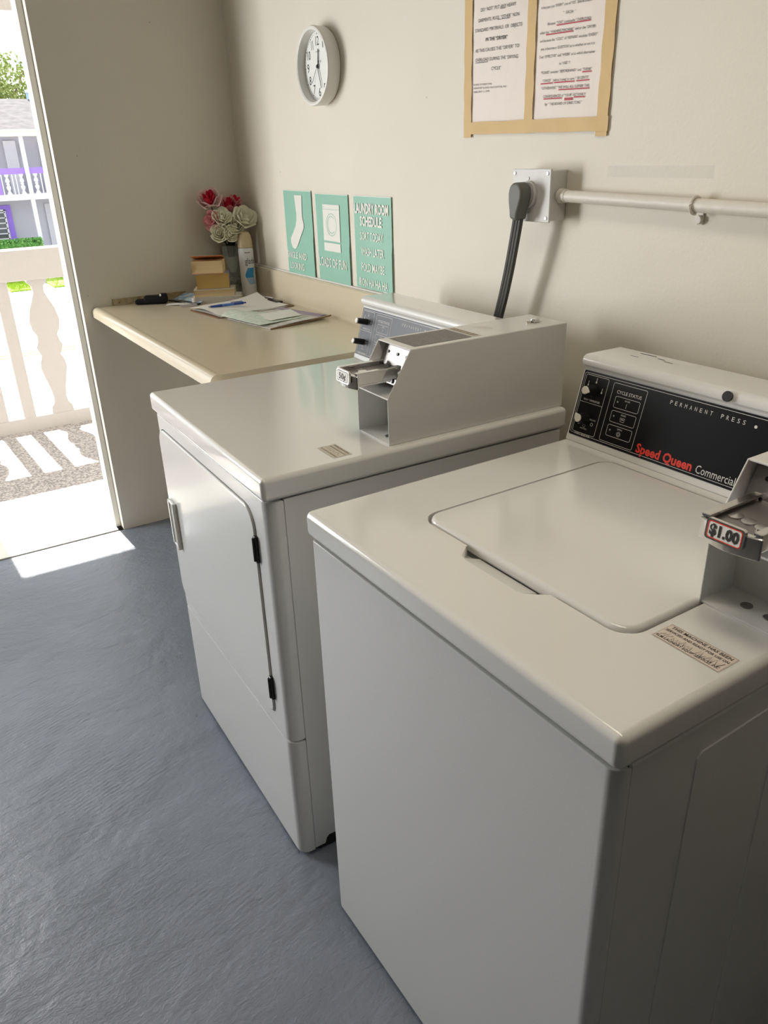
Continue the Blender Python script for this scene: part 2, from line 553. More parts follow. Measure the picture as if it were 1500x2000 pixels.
    def obj(self, name, parent=None, smooth=True, ang=32, label=None, flat_text=False):
        me = bpy.data.meshes.new(name)
        self.bm.normal_update()
        self.bm.to_mesh(me)
        self.bm.free()
        for m in self.mats:
            me.materials.append(m)
        if smooth:
            for p in me.polygons:
                p.use_smooth = True
            me.set_sharp_from_angle(angle=math.radians(ang))
        o = bpy.data.objects.new(name, me)
        COL.objects.link(o)
        if smooth:
            wn = o.modifiers.new('wn', 'WEIGHTED_NORMAL')
            wn.keep_sharp = True
        if parent is not None:
            o.parent = parent
        if label:
            o['label'] = label
        return o

def rrect(x0, y0, x1, y1, r, n=5):
    """rounded rectangle outline; r single or (r00, r10, r11, r01)"""
    rs = r if isinstance(r, (tuple, list)) else (r,) * 4
    out = []
    for (cx, cy, a0, rr) in ((x0, y0, PI, rs[0]), (x1, y0, 1.5 * PI, rs[1]), (x1, y1, 0, rs[2]), (x0, y1, 0.5 * PI, rs[3])):
        sx = 1 if cx == x0 else -1
        sy = 1 if cy == y0 else -1
        c = (cx + sx * rr, cy + sy * rr)
        for k in range(n + 1):
            a = a0 + (PI / 2) * k / n
            out.append((c[0] + rr * math.cos(a), c[1] + rr * math.sin(a)))
    return out

def empty(name, loc=(0, 0, 0), rz=0.0):
    o = bpy.data.objects.new(name, None)
    COL.objects.link(o)
    o.location = loc
    o.rotation_euler = (0, 0, rz)
    o.empty_display_size = 0.1
    return o

def tag(o, label, cat, group=None, kind=None):
    o['label'] = label
    if cat:
        o['category'] = cat
    if group:
        o['group'] = group
    if kind:
        o['kind'] = kind
    return o

def struct(o, label=None):
    o['kind'] = 'structure'
    if label:
        o['label'] = label
    return o

def cut(o, cutters):
    """boolean difference of ready objects, evaluated to a plain mesh"""
    for c in cutters:
        md = o.modifiers.new('b', 'BOOLEAN')
        md.object = c
        md.operation = 'DIFFERENCE'
        md.solver = 'EXACT'
    wn = [m for m in o.modifiers if m.type == 'WEIGHTED_NORMAL']
    for m in wn:
        o.modifiers.remove(m)
    bpy.context.view_layer.update()
    dg = bpy.context.evaluated_depsgraph_get()
    me = bpy.data.meshes.new_from_object(o.evaluated_get(dg))
    o.modifiers.clear()
    o.data = me
    for p in me.polygons:
        p.use_smooth = True
    me.set_sharp_from_angle(angle=math.radians(32))
    m = o.modifiers.new('wn', 'WEIGHTED_NORMAL')
    m.keep_sharp = True
    for c in cutters:
        bpy.data.objects.remove(c)
    return o

def plane_frame(o, ux, vy):
    o, ux, vy = Vector(o), Vector(ux).normalized(), Vector(vy).normalized()
    n = ux.cross(vy)
    return lambda u, v, w=0.0: o + ux * u + vy * v + n * w

# on the clock wall: u = -y (rightwards), v = z, w = out of the wall
WALLF = lambda u, v, w=0.0: Vector((-w, -u, v))

# ------------------------------------------------------------------ the room
XJ = -0.675          # right side of the doorway
XL = -2.70           # left wall
YB = -6.2            # wall behind the camera
HC = 2.44
struct(B().box((XL - .12, YB - .12, -0.12), (0.12, 0.0, 0.0), FLOORM).obj('floor', smooth=False), 'grey painted concrete floor')
struct(B().box((XL - .12, YB - .12, HC), (0.12, 0.126, HC + .12), mat('ceiling_paint', (0.50, 0.48, 0.44), 0.8)).obj('ceiling', smooth=False), 'painted ceiling')
struct(B().box((0, YB - .12, 0), (0.12, 0.126, HC), WALLP2).obj('wall_right', smooth=False), 'cream painted wall with the clock')
wf = B().box((XJ, 0, 0), (0, 0.126, HC), WALLP)
wf.box((-1.75, 0, 0), (-1.62, 0.126, HC), WALLP)
wf.box((-1.62, 0, 2.06), (XJ, 0.126, HC), WALLP)
wf.box((XL - .12, 0, 0), (-2.58, 0.126, HC), WALLP)
wf.box((-2.58, 0, 0), (-1.75, 0.126, 0.5), WALLP)
wf.box((-2.58, 0, 2.2), (-1.75, 0.126, HC), WALLP)
struct(wf.obj('wall_far', smooth=False), 'far wall with the open doorway')
struct(B().box((XL - .12, YB - .12, 0), (0, YB, HC), TAUPE).obj('wall_back', smooth=False))
struct(B().box((XL - .12, YB, 0), (XL, 0, HC), TAUPE).obj('wall_left', smooth=False))
w = B()  # unseen window, added as an opening for the fill light
for a, b in (((-2.58, .5), (-2.54, 2.2)), ((-1.79, .5), (-1.75, 2.2)), ((-2.54, .5), (-1.79, .54)), ((-2.54, 2.16), (-1.79, 2.2))):
    w.box((a[0], 0.03, a[1]), (b[0], 0.09, b[1]), TRIMW, 0.004)
struct(w.obj('added_window'), 'unseen white window frame added left of the doorway for the fill light')
# frame lining of the doorway
d = B().box((XJ - 0.022, 0.045, 0.0), (XJ, 0.126, 2.06), TRIMW, 0.003)
d.box((-1.62, 0.045, 0.0), (-1.598, 0.126, 2.06), TRIMW, 0.003)
d.box((-1.598, 0.045, 2.038), (XJ - .022, 0.126, 2.06), TRIMW, 0.003)
struct(d.obj('trim_1'), 'white painted door frame lining')
d = B().box((-1.598, 0.004, -0.10), (XJ - .022, 0.30, 0.006), SILLW, 0.003)
struct(d.obj('trim_2'), 'white concrete threshold of the doorway')

# ------------------------------------------------------------------ washing machine pieces
def console(parent, W, x0, z0, ylo, panel, prints, detail, dark_knobs):
    """sloped control console over the back of the top cover. ylo..W across, base front at x0,z0."""
    h = 0.158
    prof = [(x0 - 0.002, z0), (x0 + 0.001, z0 + 0.010)]
    prof += [(x0 + 0.003, z0 + 0.013), (x0 + 0.036, z0 + 0.132)]
    prof += [(x0 + 0.0345, z0 + 0.137), (x0 + 0.030, z0 + 0.141)]           # cove
    cx, cz, r = x0 + 0.041, z0 + 0.1475, 0.0125                              # rolled nose
    for k in range(8):
        a = math.radians(205 - 115 * k / 7)
        prof.append((cx + r * math.cos(a), cz + r * math.sin(a)))
    prof += [(x0 + 0.128, z0 + h + 0.001), (x0 + 0.136, z0 + h - 0.004), (x0 + 0.138, z0 + h - 0.012), (x0 + 0.138, z0)]
    c = B()
    c.prism(prof, 1, ylo, W, ENAMEL, bev=0.004, seg=2, bevall=False)
    con = c.obj('console', parent, ang=40)
    # frame on the sloped face: u rightwards as seen (-y), v up the slope
    up = Vector((0.033, 0, 0.119)).normalized()
    org = Vector((x0 + 0.003, W - 0.003, z0 + 0.013)) - up * 0.006
    nrm = Vector((-up.z, 0, up.x))
    F = lambda u, v, w=0.0: org + Vector((0, -1, 0)) * u + up * v + nrm * w
    Wd = W - 0.006 - ylo
    p = B()
    t = bmesh.new()
    pts = [F(a, b, 0.0005) for a, b in rrect(0.003, 0.004, Wd, 0.128, 0.002, 2)]
    pb = [F(a, b, 0.0020) for a, b in rrect(0.0035, 0.0045, Wd - .0005, 0.1275, 0.002, 2)]
    lo = [t.verts.new(q) for q in pts]
    hi = [t.verts.new(q) for q in pb]
    t.faces.new(hi)
    for k in range(len(lo)):
        t.faces.new([lo[k], lo[(k + 1) % len(lo)], hi[(k + 1) % len(lo)], hi[k]])
    bmesh.ops.recalc_face_normals(t, faces=t.faces[:])
    p.add(t, panel)
    p.obj('control_panel', con, smooth=False)
    L = B()
    ww = 0.0024
    def box_line(u0, v0, u1, v1, r=0.003, wd=0.0008, m=prints, gap=None):
        L.stroke(rrect(u0, v0, u1, v1, r, 3), F, wd, m, ww, closed=True)
    box_line(0.007, 0.009, Wd - .004, 0.124)
    # selector boxes
    box_line(0.0105, 0.012, 0.066, 0.121)
    L.stroke([(0.0105, 0.070), (0.066, 0.070)], F, 0.0008, prints, ww)
    box_line(0.079, 0.012, 0.155, 0.119)
    L.text('WASH TEMPERATURE' if detail else 'TEMPERATURE', F, 0.018, 0.058, 0.0735, 0.0036, prints, 0.01, ww)
    L.text('FABRIC SELECTOR', F, 0.018, 0.056, 0.0075, 0.0042, prints, 0.01, ww)
    L.text('DELICATE', F, 0.045, 0.060, 0.040, 0.0026, prints, 0.0, ww)
    L.text('PERM PRESS', F, 0.028, 0.044, 0.020, 0.0026, prints, 0.0, ww)
    def ring(u, v, r, m=prints, wd=0.0007, n=14):
        L.stroke([(u + r * math.cos(2 * PI * k / n), v + r * math.sin(2 * PI * k / n)) for k in range(n)], F, wd, m, ww, closed=True)
    for (u, v) in ((0.020, 0.102), (0.038, 0.110), (0.056, 0.094)):       # small thermometers
        L.stroke([(u, v), (u, v + 0.008)], F, 0.0012, prints, ww)
        L.poly([(u + 0.0019 * math.cos(k * PI / 5), v + 0.0019 * math.sin(k * PI / 5)) for k in range(10)], F, prints, ww)
    for (u, v) in ((0.053, 0.033), (0.036, 0.0265), (0.022, 0.030)):
        ring(u, v, 0.0028)
    L.text('CYCLE STATUS', F, 0.090, 0.146, 0.1015, 0.0058, PRINTW if detail else prints, 0.01, ww)
    for k, (nm, v) in enumerate((('IN USE', 0.076), ('RINSE', 0.050), ('SPIN', 0.024)) if detail else (('ON', .076), ('HEAT', .050), ('END', .024))):
        box_line(0.0905, v, 0.1465, v + 0.0205, 0.003, 0.0008)
        L.poly([(0.0975 + 0.0019 * math.cos(q * PI / 4), v + 0.011 + 0.0019 * math.sin(q * PI / 4)) for q in range(8)], F, PRINTG, ww)
        L.text(nm, F, 0.113, 0.124, v + 0.0145, 0.0030, prints, 0.0, ww)
        if k == 0:
            L.stroke([(0.1185, v + 0.003), (0.1185, v + 0.0115)], F, 0.0008, prints, ww)
        elif k == 1:
            L.stroke([(0.113, v + 0.011), (0.1145, v + 0.0045), (0.1225, v + 0.0045), (0.124, v + 0.011), (0.113, v + 0.011)], F, 0.0008, prints, ww)
            L.stroke([(0.1155, v + 0.0085), (0.1215, v + 0.0085)], F, 0.0014, prints, ww)
        else:
            ring(0.1185, v + 0.0075, 0.0042)
            ring(0.1185, v + 0.0075, 0.0022)
    s = 'PERMANENT'
    for k, ch in enumerate(s):
        L.text(ch, F, 0.205 + k * 0.0098, 0.205 + k * 0.0098 + 0.0046, 0.1085, 0.0068, PRINTW, 0.0, ww)
    for k, ch in enumerate('PRESS'):
        L.text(ch, F, 0.304 + k * 0.0098, 0.304 + k * 0.0098 + 0.0046, 0.1085, 0.0068, PRINTW, 0.0, ww)
    if detail:
        L.poly([(0.366 + 0.0026 * math.cos(q * PI / 6), 0.110 + 0.0026 * math.sin(q * PI / 6)) for q in range(12)], F, PRINTW, ww)
        L.text('Speed Queen', F, 0.164, 0.281, 0.0125, 0.0155, PRINTRED, 0.032, ww)
        L.text('Commercial', F, 0.289, 0.362, 0.0125, 0.0135, PRINTW, 0.0, ww)
    L.obj('panel_print', con, smooth=False)
    # knobs
    for (u, v, pa) in ((0.034, 0.093, -0.15), (0.034, 0.040, 2.35)):
        k = B()
        q = Matrix((( 0, up.x, nrm.x, 0), (-1, up.y, nrm.y, 0), (0, up.z, nrm.z, 0), (0, 0, 0, 1)))
        T = Matrix.Translation(F(u, v, 0.002)) @ q
        k.cyl((0, 0, 0), (0, 0, 1), 0.0115 if detail else 0.008, 0.019 if detail else 0.030, BLACKPL, 24, r2=0.0085 if detail else 0.0075, M=T)
        tz = 0.019 if detail else 0.030
        r = 0.0075 if detail else 0.0068
        tear = [(r * math.cos(a), r * math.sin(a)) for a in [math.radians(45 + 270 * i / 14) for i in range(15)]]
        if detail:
            tear.append((r * 1.55, 0))
        k.prism(tear, 2, tz, tz + 0.003, KNOBW, bev=0.0006, seg=1, M=T @ Matrix.Rotation(pa, 4, 'Z'))
        k.obj('selector_knob', con, label='selector knob with cream teardrop cap' if detail else None)
    return con, F

def coin_box(parent, x0, y0, z0, price, red):
    """metal coin meter box: x0 front, y0 near side, z0 base."""
    D, Wd, H = 0.437, 0.117, 0.177
    t = 0.0022
    side = [(0, 0), (0, 0.092), (0.052, H), (D, H), (D, 0)]
    c = B()
    P = lambda pts: [(x0 + a, z0 + b) for a, b in pts]
    c.prism(P(side), 1, y0, y0 + t, COINPAINT, 0.0006, 1)
    c.prism(P(side), 1, y0 + Wd - t, y0 + Wd, COINPAINT, 0.0006, 1)
    c.box((x0 + .052, y0 + t * .5, z0 + H - t), (x0 + D, y0 + Wd - t * .5, z0 + H + .0006), COINPAINT, 0.0006, 1)
    c.box((x0 + .001, y0 + t, z0), (x0 + D, y0 + Wd - t, z0 + t), COINPAINT)
    c.box((x0 + D - t, y0 + t, z0 + t), (x0 + D, y0 + Wd - t, z0 + H - t), COINPAINT)
    c.box((x0 + 0.062, y0 + t, z0 + t), (x0 + 0.065, y0 + Wd - t, z0 + 0.092), COINPAINT)            # inner back wall of the lower bay
    c.box((x0 + 0.002, y0 + t, z0 + 0.088), (x0 + 0.075, y0 + Wd - t, z0 + 0.091), COINPAINT, 0.0005, 1)      # shelf under the slide
    c.box((x0 + .034, y0 + .030, z0 + .012), (x0 + .062, y0 + .0325, z0 + .088), COINPAINT)
    c.box((x0 + .034, y0 + .012, z0 + .012), (x0 + .0365, y0 + .030, z0 + .088), COINPAINT)
    cb = c.obj('coin_box', parent, ang=30)
    # slanted faceplate with the coin fingers
    m = B()
    nx, nz = 0.052, 0.085
    a0 = Vector((x0 + 0.036, 0, z0 + 0.104))
    a1 = Vector((x0 + 0.066, 0, z0 + H - 0.008))
    m.prism([(a0.x, a0.z), (a1.x, a1.z), (a1.x + .003, a1.z), (a0.x + .003, a0.z)], 1, y0 + .012, y0 + Wd - .006, STEEL, 0.0005, 1)
    dv = (a1 - a0).normalized()
    for k in range(6):
        y = y0 + 0.024 + k * 0.0125
        p0 = a0 + dv * 0.006 + Vector((-0.006, y, 0))
        pts = [p0 + dv * (s * 0.0045) + Vector((0.0022 * math.sin(s * 2.4) - 0.002 * (s % 2), 0, 0)) for s in range(8)]
        m.tube(pts, 0.0026, BLACKPL if k % 2 else CHROME, 6)
    for y in (0.026, 0.058, 0.092):
        c3 = a0 + dv * 0.058 + Vector((0.0, y0 + y, 0))
        m.cyl(c3, (-0.9, 0, .35), 0.003, 0.002, BLACKPL, 10)
    if red:
        m.box((a0.x - .006, y0 + .020, z0 + .128), (a0.x + .004, y0 + .045, z0 + .146), PRINTRED, 0.001, 1)
        m.box((a0.x - .006, y0 + .016, z0 + .150), (a0.x + .008, y0 + .030, z0 + .164), PRINTRED, 0.001, 1)
    m.obj('coin_mechanism', cb)
    # coin slide
    s = B()
    sx0, sx1 = x0 - 0.056, x0 + 0.045
    ya, yb = y0 + 0.024, y0 + 0.094
    za, zb = z0 + 0.117, z0 + 0.143
    s.box((sx0 + .004, ya, za + .004), (sx1, ya + .003, zb), CHROME, 0.0006, 1)
    s.box((sx0 + .004, yb - .003, za + .004), (sx1, yb, zb), CHROME, 0.0006, 1)
    s.box((sx0 + .004, ya - .002, zb - .003), (sx1, ya + .008, zb + .001), CHROME, 0.0008, 1)
    s.box((sx0 + .004, yb - .008, zb - .003), (sx1, yb + .002, zb + .001), CHROME, 0.0008, 1)
    s.box((sx0 + .006, ya + .003, zb - .010), (sx1, yb - .003, zb - .007), STEEL)
    s.box((sx0 + .006, ya + .003, za), (sx1 - .02, yb - .003, za + .003), CHROME)
    for k in range(3):
        s.cyl((sx0 + .035 + .002 * k, ya + .017 + k * .018, zb - .0069), (0, 0, 1), 0.0085, 0.0012, CHROME, 20)
    # front bow of the slide
    n = 10
    arc = [(sx0 + 0.004 - 0.008 * math.sin(PI * k / n), ya - 0.003 + (yb - ya + 0.006) * k / n) for k in range(n + 1)]
    s.prism(arc + [(sx0 + .008, yb + .003), (sx0 + .008, ya - .003)], 2, za - .004, zb - .004, CHROME, 0.0012, 1)
    s.obj('coin_slide', cb, label='chrome coin slide')
    # price tag on the slide
    g = B()
    yc = (ya + yb) / 2
    Fp = lambda u, v, w=0.0: Vector((sx0 - 0.0055 - w + 0.10 * v, yc - u, za + 0.001 + v))
    hw = 0.0235
    pts = rrect(-hw, 0.004, hw, 0.0275, 0.004, 3)
    tb = bmesh.new()
    fr = [tb.verts.new(Fp(a, b, 0.0015)) for a, b in pts]
    bk = [tb.verts.new(Fp(a, b, -0.003)) for a, b in pts]
    tb.faces.new(fr)
    tb.faces.new(bk[::-1])
    for k in range(len(fr)):
        tb.faces.new([fr[k], fr[(k + 1) % len(fr)], bk[(k + 1) % len(fr)], bk[k]])
    bmesh.ops.recalc_face_normals(tb, faces=tb.faces[:])
    g.add(tb, CHROME)
    g.poly(rrect(-hw + .003, 0.0065, hw - .003, 0.0255, 0.003, 3), Fp, PAPERW, 0.0018)
    if red:
        g.stroke(rrect(-hw + .0032, 0.0067, hw - .0032, 0.0253, 0.003, 3), Fp, 0.0011, PRINTRED, 0.0020, closed=True)
        g.text(price, Fp, -hw + .0055, hw - .0055, 0.0105, 0.0118, INK, 0.045, 0.0023)
    else:
        g.stroke(rrect(-hw + .0032, 0.0067, hw - .0032, 0.0253, 0.003, 3), Fp, 0.0011, INK, 0.0020, closed=True)
        g.text(price, Fp, -.013, .013, 0.0105, 0.011, INK, 0.01, 0.0023)
    g.obj('price_tag', cb, smooth=False, label='price tag reading ' + ('1.00 dollar' if red else '50 cents'))
    return cb

def screw(parent, pos, r=0.006):
    s = B().cyl(pos, (0, 0, 1), r, 0.0015, STEEL, 16, bev=0.0004)
    return s.obj('screw', parent)

# ------------------------------------------------------------------ washer
W_, H_, LT = 0.651, 0.906, 0.045
washer = empty('washing_machine', (-0.7862, -2.7554, 0), 0.0164)
tag(washer, 'white top loading coin washing machine nearest the camera with black control panel', 'washing machine')

# front panel wraps around the corners
c = B()
fp = rrect(0, 0, 0.021, W_, (0.0165, 0.001, 0.001, 0.0165), 7)
c.prism(fp, 2, 0.012, H_ - LT - 0.004, ENAMEL2, 0.003, 2, bevall=False)
c.obj('front_panel', washer)
c = B()
c.box((0.0215, 0.0012, 0.03), (0.695, W_ - 0.0012, H_ - LT - 0.003), ENAMEL2, 0.002, 1)
c.box((0.03, 0.01, 0.012), (0.69, W_ - 0.01, 0.03), DARK)
cab = c.obj('cabinet', washer)
# raised field of the near side sheet
c = B()
side_pts = [(0.122, 0.035), (0.131, 0.811), (0.137, 0.818), (0.690, 0.836), (0.690, 0.035)]
c.prism(side_pts, 1, -0.0006, 0.0022, ENAMEL2, 0.0005, 1)
c.prism([(0.281, 0.035), (0.284, 0.74), (0.2862, 0.74), (0.2832, 0.035)], 1, -0.0022, 0.0012, ENAMEL2, 0.0006, 1)
c.obj('side_panel', washer)
for (fx, fy) in ((0.05, 0.05), (0.05, W_ - .05), (0.64, 0.05), (0.64, W_ - .05)):
    B().cyl((fx, fy, 0), (0, 0, 1), 0.02, 0.02, BLACKPL, 16).obj('leveling_foot', washer)

# top cover with the lid well and the finger notch
c = B()
c.box((-0.004, -0.004, H_ - LT), (0.70, W_ + 0.004, H_), ENAMEL, 0.011, 4)
top = c.obj('top_cover', washer)
k1 = B().prism(rrect(0.130, 0.110, 0.542, 0.525, (0.033, 0.030, 0.030, 0.033), 8), 2, H_ - 0.022, H_ + 0.02, ENAMEL).obj('cutter', None)
notch = [(0.150, 0.232), (0.128, 0.236), (0.118, 0.244), (0.104, 0.258), (0.101, 0.270), (0.101, 0.372), (0.104, 0.385), (0.118, 0.396), (0.128, 0.404), (0.150, 0.408)]
k2 = B().prism(notch, 2, H_ - 0.016, H_ + 0.02, ENAMEL).obj('cutter', None)
for k in (k1, k2):
    k.parent = washer
cut(top, [k1, k2])
# sloped pressed bed of the notch
c = B()
c.prism([(0.1015, H_ - 0.0005), (0.1015, H_ - 0.016), (0.133, H_ - 0.016), (0.133, H_ - 0.0125)], 1, 0.262, 0.380, ENAMEL)
c.obj('notch_bed', washer)
# lid
c = B()
c.prism(rrect(0.1345, 0.1145, 0.5365, 0.5195, (0.030, 0.028, 0.028, 0.030), 8), 2, H_ - 0.016, H_ + 0.004, ENAMEL, 0.0075, 5, bevall=False)
c.obj('lid', washer, label='flat white lid with rounded corners')

con, CF = console(washer, W_, 0.567, H_ + 0.0006, 0.125, BLACKPANEL, PRINTW, True, False)
h = B()
h.cyl((0.5945, 0.336, H_ + 0.1505), (-1, 0, 0.42), 0.0085, 0.004, BLACKPL, 20)
h.obj('indicator_lens', con, label='round black indicator on the console top')
s = B()
FT = lambda u, v, w=0.0: Vector((0.625 + v, 0.600 - u, H_ + 0.1597 + w))
s.box((0.628, 0.470, H_ + 0.1594), (0.690, 0.594, H_ + 0.1598), ENAMEL)
for k, (a, b) in enumerate(((.012, .05), (.06, .075), (.08, .1), (.012, .03), (.04, .11), (.012, .09))):
    s.stroke([(a, .058 - k * .009), (b, .058 - k * .009)], FT, 0.0028, INK, 0.0004)
s.text('TO START', FT, .012, .06, .0035, .005, INK, 0.02, 0.0004)
s.obj('instruction_sticker', con, smooth=False)

cb = coin_box(washer, 0.2665, 0.0, H_ + 0.0003, '$1.00', True)
screw(cb, (0.300, 0.074, H_ + 0.0026), 0.0075)
screw(cb, (0.297, 0.042, H_ + 0.0026), 0.0075)

# service sticker on the washer, text runs along the near edge
s = B()
org = Vector((0.1624, 0.1022, H_ + 0.0001))
FS = lambda u, v, w=0.0: Vector((0.1615 + v, 0.1015 - u, H_ + 0.0002 + w))
s.poly([(0, 0), (0.0895, -0.001), (0.0895, 0.037), (0, 0.037)], FS, STICKER, 0.0003)
s.stroke([(0.001, 0.001), (0.0885, 0), (0.0885, 0.036), (0.001, 0.036)], FS, 0.0005, INKBR, 0.0005, closed=True)
s.text('THIS MACHINE HAS BEEN', FS, 0.005, 0.085, 0.0285, 0.0052, INK, 0.012, 0.0006)
s.text('SERVICED AND READY FOR USE ON', FS, 0.003, 0.0865, 0.0205, 0.0042, INK, 0.012, 0.0006)
s.text('RLM LAUNDRY EQUIP SERVICES INC', FS, 0.003, 0.086, 0.0035, 0.0042, INK, 0.012, 0.0006)
# handwriting strokes
def scribble(u0, u1, v, hh, n, sd):
    rr = random.Random(sd)
    pts = []
    for k in range(n):
        f = k / (n - 1)
        pts.append((u0 + (u1 - u0) * f + rr.uniform(-1, 1) * .0012, v + (hh if k % 2 else 0) * rr.uniform(.5, 1.0)))
    s.stroke(pts, FS, 0.0007, INK, 0.0008)
scribble(0.006, 0.017, 0.0085, 0.011, 6, 1)
scribble(0.020, 0.047, 0.0080, 0.010, 15, 2)
scribble(0.054, 0.061, 0.0070, 0.012, 5, 3)
scribble(0.062, 0.085, 0.0065, 0.012, 12, 4)
s.obj('service_sticker', washer, smooth=False, label='service sticker with dark print and handwriting')

# ------------------------------------------------------------------ dryer
DW, DH = 0.683, 0.913
dryer = empty('dryer', (-0.8073, -1.9572, 0), -0.0122)
tag(dryer, 'white front loading coin dryer between the counter and the washer', 'dryer')
c = B()
front_side = [e for e in ()]
fpan = rrect(0, 0, 0.034, DW, (0.024, 0.001, 0.001, 0.024), 8)
c.prism(fpan, 2, 0.325, DH - LT - 0.003, ENAMEL2, 0.003, 2, bevall=False)
fpo = c.obj('front_panel', dryer)
dk = B().prism(rrect(0.0635, 0.3585, 0.6665, 0.8335, (0.022, 0.045, 0.045, 0.045), 7), 0, -0.01, 0.010, ENAMEL2).obj('cutter')
dk.parent = dryer
cut(fpo, [dk])
c = B()
c.prism(rrect(0, 0, 0.034, DW, (0.024, 0.001, 0.001, 0.024), 8), 2, 0.010, 0.322, ENAMEL2, 0.004, 2, bevall=False)
c.obj('lower_panel', dryer)
c = B()
c.prism([(0.0350, 0.014), (0.060, 0.014), (0.064, 0.028), (0.070, 0.034), (0.69, 0.034), (0.69, DH - LT - .002), (0.0350, DH - LT - .002)], 1, 0.0012, DW - 0.0012, ENAMEL2, 0.001, 1)
c.obj('cabinet', dryer)
for (fx, fy) in ((0.075, 0.05), (0.075, DW - .05), (0.64, 0.05), (0.64, DW - .05)):
    B().box((fx - .03, fy - .045, 0), (fx + .03, fy + .02, 0.034), BLACKPL, 0.003).obj('leveling_foot', dryer)
# door
c = B()
c.prism(rrect(0.066, 0.361, 0.664, 0.831, (0.020, 0.043, 0.043, 0.043), 7), 0, -0.0045, 0.0085, ENAMEL, 0.0035, 3, bevall=False)
door = c.obj('loading_door', dryer)
dk = B().box((-0.02, 0.606, 0.528), (0.006, 0.642, 0.640), ENAMEL, 0.002, 1).obj('cutter')
dk.parent = dryer
cut(door, [dk])
h = B()
h.box((-0.012, 0.640, 0.522), (-0.004, 0.650, 0.646), ENAMEL, 0.003, 2)
h.box((-0.015, 0.598, 0.520), (-0.0035, 0.607, 0.648), TRIMW, 0.003, 2)
h.box((-0.012, 0.606, 0.640), (-0.004, 0.640, 0.647), ENAMEL, 0.002, 1)
h.box((-0.012, 0.606, 0.521), (-0.004, 0.640, 0.528), ENAMEL, 0.002, 1)
h.box((-0.0095, 0.607, 0.528), (0.0045, 0.640, 0.640), mat('handle_recess', (0.30, 0.30, 0.25), 0.5), 0.001, 1)
h.obj('door_handle', door, label='recessed white door pull')
for z in (0.722, 0.402):
    g = B()
    g.box((-0.0065, 0.0595, z), (0.006, 0.0705, z + 0.056), BLACKPL, 0.001, 1)
    g.cyl((-0.007, 0.065, z + .004), (0, 0, 1), 0.0032, 0.048, DARK, 10)
    g.obj('door_hinge', dryer, label='black door hinge')
# top cover
c = B()
c.box((-0.006, -0.003, DH - LT), (0.704, DW + 0.003, DH), ENAMEL, 0.009, 4)
top = c.obj('top_cover', dryer)
con, DF = console(dryer, DW - 0.002, 0.560, DH + 0.0006, 0.134, SHEENPANEL, PRINTW, False, True)
cb = coin_box(dryer, 0.2655, 0.0145, DH + 0.0003, '50¢', False)
screw(cb, (0.290, 0.060, DH + 0.0026), 0.0065)
# labels on the coin box lid, and its lock
l = B()
zt = DH + 0.0003 + 0.177 + 0.0007
FL = lambda u, v, w=0.0: Vector((0.335 + v, 0.0145 + 0.112 - u, zt + w))
l.poly([(0.006, 0.0), (0.098, 0.0), (0.098, 0.135), (0.006, 0.135)], FL, mat('grey_instruction_label', (0.16, 0.155, 0.14), 0.5), 0.0003)
for k in range(16):
    a = 0.012 + 0.002 * (k % 3)
    l.stroke([(a, 0.010 + k * 0.0077), (0.060 + 0.031 * ((k * 7) % 4) / 3, 0.010 + k * 0.0077)], FL, 0.0016, PRINTG, 0.0006)
l.poly([(0.006, 0.140), (0.098, 0.140), (0.098, 0.158), (0.006, 0.158)], FL, STICKER2, 0.0003)
for k in range(2):
    l.stroke([(0.010, 0.145 + k * 0.007), (0.092, 0.145 + k * 0.007)], FL, 0.0030, INKBR, 0.0006)
for k in range(4):
    l.stroke([(0.028, 0.195 + k * 0.006), (0.07 - 0.01 * (k % 2), 0.195 + k * 0.006)], FL, 0.0012, STICKER, 0.0006)
l.obj('instruction_label', cb, smooth=False, label='grey instruction label')
l = B()
l.cyl((0.655, 0.060, zt - .001), (0, 0, 1), 0.014, 0.002, CHROME, 24)
l.cyl((0.655, 0.060, zt + .001), (0, 0, 1), 0.010, 0.006, CHROME, 20, bev=0.001)
l.cyl((0.640, 0.062, zt - .001), (0, 0, 1), 0.006, 0.006, CHROME, 12)
l.obj('lock', cb, label='chrome lock')
s = B()
FS = lambda u, v, w=0.0: Vector((0.148 + v, 0.088 - u, DH + 0.0001 + w))
s.poly([(0, 0), (0.068, 0), (0.068, 0.040), (0, 0.040)], FS, STICKER2, 0.0003)
s.text('THIS MACHINE HAS BEEN', FS, 0.004, 0.064, 0.033, 0.0038, INKBR, 0.01, 0.0006)
s.text('SERVICED AND READY FOR USE ON', FS, 0.003, 0.065, 0.025, 0.0030, INKBR, 0.01, 0.0006)
s.text('RLM LAUNDRY EQUIP SERVICES INC', FS, 0.003, 0.065, 0.006, 0.0030, INKBR, 0.01, 0.0006)
s.stroke([(0.008, .014), (.012, .021), (.016, .014), (.021, .02), (.027, .013), (.033, .02), (.04, .014), (.05, .021), (.058, .014)], FS, 0.0007, INKBR, 0.0008)
s.obj('service_sticker', dryer, smooth=False, label='small faded service sticker')

